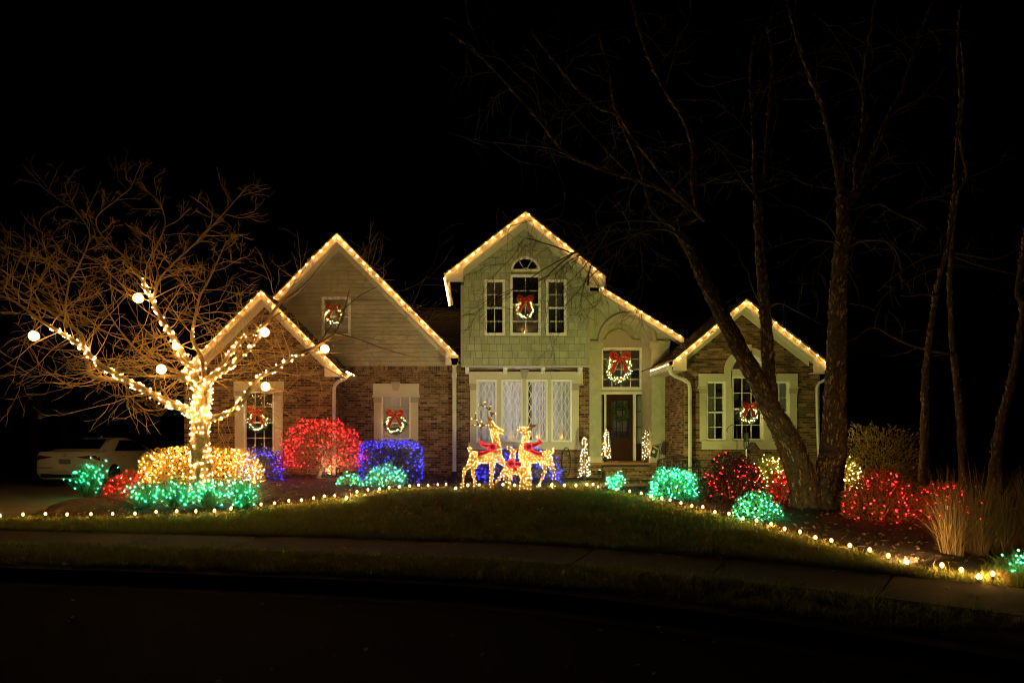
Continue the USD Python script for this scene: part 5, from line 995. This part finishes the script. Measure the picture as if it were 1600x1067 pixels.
thin_tree('thin_tree', 'leaning trunk at the right edge behind the tan grass', 11.6, [(1545, 850), (1550, 780), (1557, 707), (1566, 652), (1576, 615), (1587, 560), (1595, 515), (1598, 480), (1590, 460), (1598, 400), (1612, 300), (1630, 200)], .075, .012, [([(1592, 455, 0), (1602, 430, -.1), (1625, 400, -.2)], .02, .008)], 123)

# ------------------------------------------------------------------ porch and garden things
bz0 = .325; bn = thing('garden_bench', 'black ornate cast metal bench on the walk beside the porch steps', 'bench'); Yb = 18.05
x0, x1 = pX(1029, Yb), pX(1093, Yb); zt, zb = pZ(714, Yb), pZ(733, Yb)
u = np.linspace(0, 1, 17); topz = lambda k: zt - .10 * (2 * k - 1) ** 2 * (1 if True else 0)
m = MB(); m.tube([(x0 + (x1 - x0) * k, Yb + .1, topz(k)) for k in u], .03, 6); m.tube([(x0, Yb + .09, zb), (x1, Yb + .09, zb)], .02, 6)
for x in (x0, x1): m.tube([(x, Yb + .1, topz(0)), (x, Yb + .08, zb - .05)], .02, 6)
bb = m.build('backrest', M('black_plastic'), bn); m = MB()
for k in range(9):
    c = np.array([x0 + (x1 - x0) * (k + .5) / 9, Yb + .095, (zt + zb) / 2 - .03 + .03 * (k % 2)]); a = np.linspace(0, 5.2, 10); s = 1 if k % 2 else -1
    m.tube([c + [s * .055 * math.cos(t) * (1 - t * .08), 0, .075 * math.sin(t) * (1 - t * .06)] for t in a], .017, 4); m.tube([c + [.05, 0, .09], c + [0, 0, .03], c + [-.03, 0, -.10]], .014, 4)
m.build('scrollwork', M('black_plastic'), bn)
for k in range(6): m = MB(); m.box(x0 + .03, x1 - .03, Yb - .38 + k * .075, Yb - .33 + k * .075, bz0 + .42, bz0 + .44); m.build('seat_slat', M('black_plastic'), bn)
for x in (x0, x1):
    for y in (Yb - .36, Yb + .08): m = MB(); m.tube([(x, y, bz0), (x, y, zb)], .02, 6); m.build('leg', M('black_plastic'), bn)
    m = MB(); m.tube(curve([(x, Yb + .08, zb + .05), (x, Yb - .2, zb + .05), (x, Yb - .38, zb - .02)], 8), .018, 6); m.build('arm', M('black_plastic'), bn)
fl = thing('garden_flag', 'small dark teal garden flag tilted on a short pole by the porch', 'flag'); Yf = 19.0; P = px(1018, 718, Yf)
m = MB(); m.tube([px(1027, 735, Yf) * [1, 1, 0] + [0, 0, .3], px(1031.5, 693, Yf)], .012, 6); m.build('pole', M('black_plastic'), fl); m = MB(); m.tube([px(1032, 693.5, Yf), px(1020, 696, Yf)], .009, 5); m.build('arm', M('black_plastic'), fl)
q = [px(1030.5, 695, Yf), px(1019.5, 697, Yf), px(1016, 712, Yf), px(1025, 716, Yf)]; pbr('flag_cloth', (.02, .07, .10), .8, .5, 14); m = MB(); m.add(q, [(0, 1, 2, 3)]); m.add([p + [0, .012, 0] for p in q], [(3, 2, 1, 0)]); fc = m.build('cloth', M('flag_cloth'), fl)
pbr('flag_orange', (.55, .25, .08), .8); pbr('flag_pale', (.5, .5, .36), .8)
c = px(1021.5, 705.5, Yf) - [0, .004, 0]; m = MB(); m.add([c + [.04 * math.cos(a), 0, .045 * math.sin(a)] for a in np.linspace(0, 6.28, 10)[:-1]], [(0, k, k + 1) for k in range(1, 8)]); m.build('motif', M('flag_pale'), fc)
c = px(1025, 700, Yf) - [0, .004, 0]; m = MB(); m.add([c + [-.08, 0, .03], c + [.05, 0, -.05], c + [.06, 0, -.01], c + [-.05, 0, .06]], [(0, 1, 2, 3)]); m.build('motif', M('flag_orange'), fc)
m = MB(); m.box(pX(950, 20.5), pX(1000, 20.5), 20.35, 20.85, zf + .002, zf + .018); tag(m.build('door_mat', M('porch_tile')), 'brown door mat on the porch before the front door', 'door mat')
# shepherd's hook, lantern, bird house
Yh = 14.6; sh = thing('shepherd_hook', 'thin black shepherd hook before the right wing window', 'garden hook'); b = px(1151, 745, Yh); b[2] = float(gz(b[0], Yh))
m = MB(); m.tube(curve([b - [0, 0, .1], px(1151.5, 700, Yh), px(1151, 665, Yh), px(1145, 663, Yh), px(1137, 669, Yh), px(1134, 674, Yh), px(1137, 674.5, Yh)], 26), .0075, 6); m.build('rod', M('black_plastic'), sh)
fd = thing('bird_feeder', 'dark hanging tube feeder with three prongs on a pale post', 'bird feeder'); b = px(1166, 740, 14.5); b[2] = float(gz(b[0], 14.5))
m = MB(); m.tube([b, px(1166, 701, 14.5)], .016, 6); m.build('post', M('fascia'), fd); m = MB()
for k in (-1, 0, 1): m.tube(curve([px(1166, 702, 14.5), px(1166 + k * 3.5, 698, 14.5), px(1166 + k * 3.5, 686 + abs(k) * 2, 14.5)], 8), .012, 5)
m.tube([px(1166, 700, 14.5), px(1166, 664, 14.5)], .009, 6); m.tube([px(1166, 690, 14.5), px(1166, 676, 14.5)], .05, 10); m.build('feeder', M('black_plastic'), fd)
bh = thing('bird_house', 'small dark bird house with steep roof right of the feeder', 'bird house'); b = px(1176, 740, 14.7); b[2] = float(gz(b[0], 14.7)); w = .085; z0, z1, z2 = pZ(708, 14.7), pZ(700, 14.7), pZ(692, 14.7)
m = MB(); m.tube([b, (b[0], 14.7, z0)], .014, 6); m.build('post', M('black_plastic'), bh); m = MB(); m.prism(Polygon([(b[0] - w, z0), (b[0] + w, z0), (b[0] + w, z1), (b[0], z2), (b[0] - w, z1)]), 14.61, 14.79); hb = m.build('body', M('door_paint'), bh)
m = MB()
for s in (-1, 1): m.prism(Polygon([(b[0], z2 + .003), (b[0] + s * (w + .03), z1 - .035), (b[0] + s * (w + .03), z1 - .02), (b[0], z2 + .02)]), 14.58, 14.82)
m.build('roof', M('black_plastic'), hb); m = MB(); m.tube([(b[0], 14.608, z1 - .04), (b[0], 14.604, z1 - .04)], .02, 10); m.build('entrance_hole', M('black_plastic'), hb)
# candles in windows
def candle(label, x, yb, Y, h=.14):
    p = px(x, yb, Y); t = thing('window_candle', label, 'candle', loc=p); m = MB(); m.tube([(0, 0, 0), (0, 0, .012), (0, 0, .013), (0, 0, h)], [.03, .03, .011, .010], 8); m.build('stick', M('white_cap'), t); m = MB(); m.sphere((0, 0, h + .022), .013, 2, (1, 1, 1.9)); m.build('flame', M('candle_flame'), t)
sz = 692
for x, k in ((802, 'second'), (840, 'third'), (878, 'fourth')): candle(f'electric candle on the sill of the {k} bay window from the left', x, 692, YM + .185, .16)
candle('electric candle in the upper storey centre window', 820, 523.5, YS + .10, .06)
lp = thing('room_lamp', 'added glowing lamp behind the bay window curtains', 'lamp', loc=(pX(812, 21.4), 21.4, 2.0)); m = MB(); m.sphere((0, 0, .55), .16, 2, (1, 1, .8)); m.build('lamp_shade', M('room_lamp'), lp); m = MB(); m.tube([(0, 0, -1.5), (0, 0, -1.47), (0, 0, -1.46), (0, 0, .45)], [.14, .14, .02, .015], 10); m.build('lamp_stand', M('brass'), lp)  # lamp added to brighten the bay curtains from behind
# rocks, drain pipe, white marker in the beds
def rock(label, x0, x1, yt, yb, seed, depth=.6):
    c, h = place_box(x0, x1, yt, yb, depth=depth); m = trimesh.creation.icosphere(4, 1.0); v = m.vertices.copy(); n = meshkit.fbm(v * 1.7 + seed, 4, seed); n2 = meshkit.noise(np.floor(v * 3 + seed) * .73, seed); v *= (.78 + .4 * n + .06 * n2)[:, None]; v[:, 2] = np.maximum(v[:, 2], -.3)
    t = tag(obj('rock', trimesh.Trimesh(v * h + c - [0, 0, .04], m.faces), M('rock'), smooth=35), label, 'rock')
rock('broad low brown boulder in front of the far left grass', 80, 176, 781, 806, 5, .6); rock('smaller boulder between the two left grass clumps', 168, 212, 786, 806, 9, .35); rock('small pale stone leaning on the boulder', 176, 192, 783, 797, 14, .14)
rd = thing('marker_rod', 'thin pale rod with bent tip standing in the left grass', 'marker rod'); b = ground_at(164, 745); m = MB(); m.tube([b, px(166, 700, b[1]), px(164.5, 699.5, b[1])], .012, 5); m.build('rod', M('fascia'), rd)
gp = thing('garden_hose', 'coiled dark hose hanging on the brick right of the blue evergreen', 'hose'); m = MB(); a = np.linspace(0, 6.28 * 3, 60); c = px(886, 722, 19.7); m.tube(np.stack([c[0] + .13 * np.cos(a), 19.86 - .03 * a / 6.28, c[2] + .42 * np.sin(a)], 1), .013, 5); m.build('coil', M('black_plastic'), gp)

# ------------------------------------------------------------------ white saloon car on the drive
car = thing('white_car', 'white saloon car parked on the drive, seen from behind', 'car'); CX0, CX1, CY, CZ = -12.88, -11.04, 20.0, .062; CW = (CX1 - CX0) / 2; CC = (CX0 + CX1) / 2
pbr('car_paint', (.82, .80, .76), .3, spec=.6); pbr('car_glass', (.008, .008, .01), .05); pbr('tyre', (.015, .015, .015), .8); pbr('rim', (.35, .35, .36), .3, metallic=1.0); pbr('tail_lens', (.16, .008, .006), .12); pbr('plate', (.10, .12, .16), .5, c2=(.35, .35, .36), scale=9)
prof = [(.02, .42), (0, .55), (.03, .78), (.06, .98), (.12, 1.04), (.75, 1.08), (1.5, 1.0), (3.3, .97), (4.3, .86), (4.62, .70), (4.68, .45), (4.55, .24), (.2, .24)]   # (y from the rear, z)
def loft(sections):      # rows of equal length, closed at both ends
    n = len(sections[0]); m = MB(); v = np.vstack(sections); f = []
    for i in range(len(sections) - 1):
        for k in range(n): f.append((i * n + k, i * n + (k + 1) % n, (i + 1) * n + (k + 1) % n, (i + 1) * n + k))
    m.add(v, f); c = np.asarray(sections[0]).mean(0), np.asarray(sections[-1]).mean(0)
    for e, o in ((0, True), (len(sections) - 1, False)):
        b = m.n; m.add([c[0 if e == 0 else 1]], np.zeros((0, 3), int)); m.f.append(np.array([((e * n + k), (e * n + (k + 1) % n), b)[::-1 if o else 1] for k in range(n)]))
    return m.out()
pp = np.array(prof); mid_ = np.array([2.3, .6])
secs = [np.c_[np.full(len(pp), CC + s * CW * w), CY + mid_[0] + (pp[:, 0] - mid_[0]) * k, CZ + mid_[1] + (pp[:, 1] - mid_[1]) * k2] for s, w, k, k2 in ((-1, 1.0, .93, .86), (-1, .97, .97, .96), (-1, .85, .995, 1), (-1, .3, 1.01, 1.01), (1, .3, 1.01, 1.01), (1, .85, .995, 1), (1, .97, .97, .96), (1, 1.0, .93, .86))]
bv, bf = loft(secs); mm = trimesh.Trimesh(bv, np.vstack([bf]), process=True); trimesh.repair.fix_normals(mm); obj('body', mm, M('car_paint'), car, 35)
gh = [(.45, 1.05), (1.0, 1.27), (1.45, 1.40), (1.85, 1.45), (2.4, 1.45), (2.9, 1.36), (3.4, 1.17), (3.85, .98), (2.0, .95)]; gp_ = np.array(gh)
secs = [np.c_[CC + s * CW * (.92 - .30 * (gp_[:, 1] - .95) / .5) * w, CY + 2.0 + (gp_[:, 0] - 2.0) * k, CZ + gp_[:, 1] * 1.0 - dz] for s, w, k, dz in ((-1, 1.0, .97, .03), (-1, .93, 1, 0), (-1, .3, 1.01, -.012), (1, .3, 1.01, -.012), (1, .93, 1, 0), (1, 1.0, .97, .03))]
gv, gf = loft(secs); mm = trimesh.Trimesh(gv, gf, process=True); trimesh.repair.fix_normals(mm); cab = obj('cabin', mm, M('car_paint'), car, 35)
def cp(u, y, z): return np.array([CC + u * CW, CY + y, CZ + z])
m = MB(); m.add([p + [0, -.035, .05] for p in (cp(-.76, .60, 1.085), cp(.76, .60, 1.085), cp(.58, 1.30, 1.375), cp(-.58, 1.30, 1.375))], [(0, 1, 2, 3)]); m.build('rear_window', M('car_glass'), cab)
for s in (-1, 1):
    m = MB(); q = [cp(s * .905, 1.15, 1.06), cp(s * .905, 3.35, 1.03), cp(s * .80, 2.9, 1.28), cp(s * .735, 2.45, 1.385), cp(s * .735, 1.75, 1.385)]; m.add(q, [(0, 1, 2), (0, 2, 3), (0, 3, 4)]); m.build('side_window', M('car_glass'), cab)
    m = MB(); a, b_ = cp(s * .98, .02, .90), cp(s * .35, -.035, .86); m.add([cp(s * .36, -.045, .90), cp(s * .80, -.02, .955), cp(s * .985, .16, .93), cp(s * 1.012, .40, .76), cp(s * .99, .10, .80), cp(s * .80, -.03, .83)], [(0, 1, 5), (1, 2, 4), (1, 4, 5), (2, 3, 4)]); m.build('tail_light', M('tail_lens'), car)
    for y in (.95, 3.75):
        c = cp(s * .93, y, .33); m = MB(); m.tube([c - [.11 * s, 0, 0], c + [.10 * s, 0, 0]], .335, 22); w_ = m.build('wheel', M('tyre'), car); m = MB(); m.tube([c + [.10 * s, 0, 0], c + [.108 * s, 0, 0]], .23, 16); m.build('rim', M('rim'), w_)
    for y in (1.55, 2.6): m = MB(); m.tube([cp(s * 1.012, y - .09, .90), cp(s * 1.012, y + .09, .905)], .013, 5); m.build('door_handle', M('black_plastic'), car)
m = MB(); m.box(CC - .17, CC + .17, CY - .035, CY - .02, CZ + .70, CZ + .84); m.build('number_plate', M('plate'), car)
m = MB(); m.box(CC - CW * .88, CC + CW * .88, CY - .012, CY + .05, CZ + .58, CZ + .60); m.build('bumper_seam', M('black_plastic'), car); m = MB(); m.box(CC - CW * .8, CC + CW * .8, CY + .02, CY + .3, CZ + .30, CZ + .41); m.build('bumper', M('black_plastic'), car)
m = MB(); m.box(CC - CW * .86, CC + CW * .86, CY + .0, CY + .16, CZ + 1.045, CZ + 1.06); m.build('boot_lip', M('car_paint'), car)
a = np.linspace(0, 6.283, 17); c = cp(0, .005, .96) - [0, .035, 0]; m = MB(); m.tube(np.stack([c[0] + .062 * np.cos(a), c[1] + 0 * a, c[2] + .042 * np.sin(a)], 1), .006, 4, False); m.tube([c + [.02, 0, .03], c + [-.015, 0, -.022], c + [.035, 0, -.022]], .006, 4); m.build('badge', M('rim'), car)
m = MB(); m.add([cp(0, 1.75, 1.45), cp(.02, 2.0, 1.45), cp(-.02, 2.0, 1.45), cp(0, 1.98, 1.54)], [(0, 1, 3), (0, 3, 2), (1, 2, 3)]); m.build('aerial_fin', M('car_paint'), car)

# neighbour's porch pillars far left
for lab, xa, xb, ya, Yn in (('tapering brick porch pillar of the far house at left', 48, 62, 630, 34.0), ('second slimmer brick porch pillar of the far house', 93, 107, 634, 37.0)):
    t = thing('brick_pillar', lab, 'pillar'); X0, X1 = pX(xa, Yn), pX(xb, Yn); c = (X0 + X1) / 2; w = (X1 - X0) / 2; zt = pZ(ya, Yn)
    m = MB(); m.add([(c + i * w * .62, Yn + j * w * .62, 0) for i, j in ((-1, -1), (1, -1), (1, 1), (-1, 1))] + [(c + i * w, Yn + j * w, zt) for i, j in ((-1, -1), (1, -1), (1, 1), (-1, 1))], [(0, 1, 5, 4), (1, 2, 6, 5), (2, 3, 7, 6), (3, 0, 4, 7), (4, 5, 6, 7)]); m.build('shaft', M('far_brick'), t); m = MB(); m.box(c - w * 1.1, c + w * 1.1, Yn - w * 1.1, Yn + w * 1.1, zt, zt + .15); m.build('cap', M('far_brick'), t)

# ------------------------------------------------------------------ grass, leaves, bark chips
def instancer(name, protos, pts, seed, s0, s1, tilt=.15, flatr=False):
    pi = UsdGeom.PointInstancer.Define(stage, path_for(None, name)); g = np.random.default_rng(seed); n = len(pts); rel = []
    for k, (nm, mesh, mat, sh) in enumerate(protos):
        p = f'{pi.GetPath()}/{nm}_{k:03d}'; me = usdkit.mesh(stage, p, mesh, M(mat)); rel.append(me.GetPath())
        if sh is not None: UsdGeom.PrimvarsAPI(me).CreatePrimvar('shade', Sdf.ValueTypeNames.FloatArray, 'vertex').Set(Vt.FloatArray.FromNumpy(np.asarray(sh, np.float32)))
    pi.CreatePrototypesRel().SetTargets(rel); pi.CreatePositionsAttr(Vt.Vec3fArray.FromNumpy(pts.astype(np.float32))); pi.CreateProtoIndicesAttr(Vt.IntArray.FromNumpy(g.integers(0, len(protos), n).astype(np.int32)))
    a = g.uniform(0, np.pi, n); tx, ty = g.normal(0, tilt, (2, n)); q = np.stack([np.cos(a), tx * np.cos(a), ty * np.cos(a), np.sin(a)], 1); q /= np.linalg.norm(q, axis=1, keepdims=True)
    pi.CreateOrientationsAttr(Vt.QuathArray([Gf.Quath(float(w), float(x), float(y), float(z)) for w, x, y, z in q])); s = g.uniform(s0, s1, n); pi.CreateScalesAttr(Vt.Vec3fArray.FromNumpy(np.repeat(s[:, None], 3, 1).astype(np.float32))); return tag(pi.GetPrim(), kind='stuff')
g = np.random.default_rng(90); tufts = []
for k in range(7):
    V, q, s, P = blades(22, np.array([.075, .075, .058]), 200 + k, .006, .07, .7, 3, .4); tufts.append(('tuft', (V, q), 'grass_blade' if k else 'dry_leaf', s))
beds = unary_union([bed_left, bed_right]).buffer(-.03)
def scatter(n, x0, x1, y0, y1, ok): q = np.stack([g.uniform(x0, x1, n), g.uniform(y0, y1, n)], 1); return q[ok(q)]
onb = lambda q: shapely.contains_xy(beds, q[:, 0], q[:, 1]); dist = lambda q: (q[:, 1] - walk_y(q[:, 0])) / walk_slope(q[:, 0])
lawn_ok = lambda q: (~onb(q)) & (np.abs(dist(q)) > .62) & (dist(q) > -1.68) & ~((q[:, 0] < -8.2) & (q[:, 1] > 11.3)) & ~((q[:, 1] > 17.1) & (q[:, 0] > -.4) & (q[:, 0] < 5.5))
q = np.vstack([scatter(42000, -9.5, 9, 5.2, 17.2, lawn_ok), scatter(26000, -9, 7, 6.5, 11.5, lawn_ok)]); instancer('lawn_grass', tufts, np.c_[q, gz(q[:, 0], q[:, 1]) - .004], 91, .55, 1.6, .25)
lf = []
for k in range(4):
    v, f, s = leaf_mesh(np.zeros((1, 3)), np.array([[0, 0, 1.0]]), .07, .045, 300 + k, np.array([[1.0, 0, .15]]), .1); v -= v.mean(0); lf.append(('leaf', (v + [0, 0, .014], f), 'dry_leaf', s))
q = np.vstack([scatter(700, -9, 8, 6, 17, lambda q: lawn_ok(q) | (np.abs(dist(q)) < .62)), scatter(2600, -9, 12, 8, 19.5, onb)]); h = np.where(onb(q), .075, np.where(np.abs(dist(q)) < .62, .02, .035)); instancer('fallen_leaves', lf, np.c_[q, gz(q[:, 0], q[:, 1]) + h], 92, .6, 1.3, .35)
q = scatter(260, -9, 5, 1.5, 7.6, lambda q: (dist(q) < -1.95) & (dist(q) > -9)); instancer('road_leaves', lf, np.c_[q, np.full(len(q), .006)], 93, .4, 1.1, .25)
ch = [('chip', trimesh.creation.box([.06, .018, .012]), 'mulch', None), ('chip', trimesh.creation.box([.035, .024, .01]), 'mulch', None)]
q = scatter(15000, -9, 11, 7.5, 19.5, onb); instancer('bark_chips', ch, np.c_[q, gz(q[:, 0], q[:, 1]) + .045 + .03 * g.random(len(q))], 94, .6, 1.5, .4)
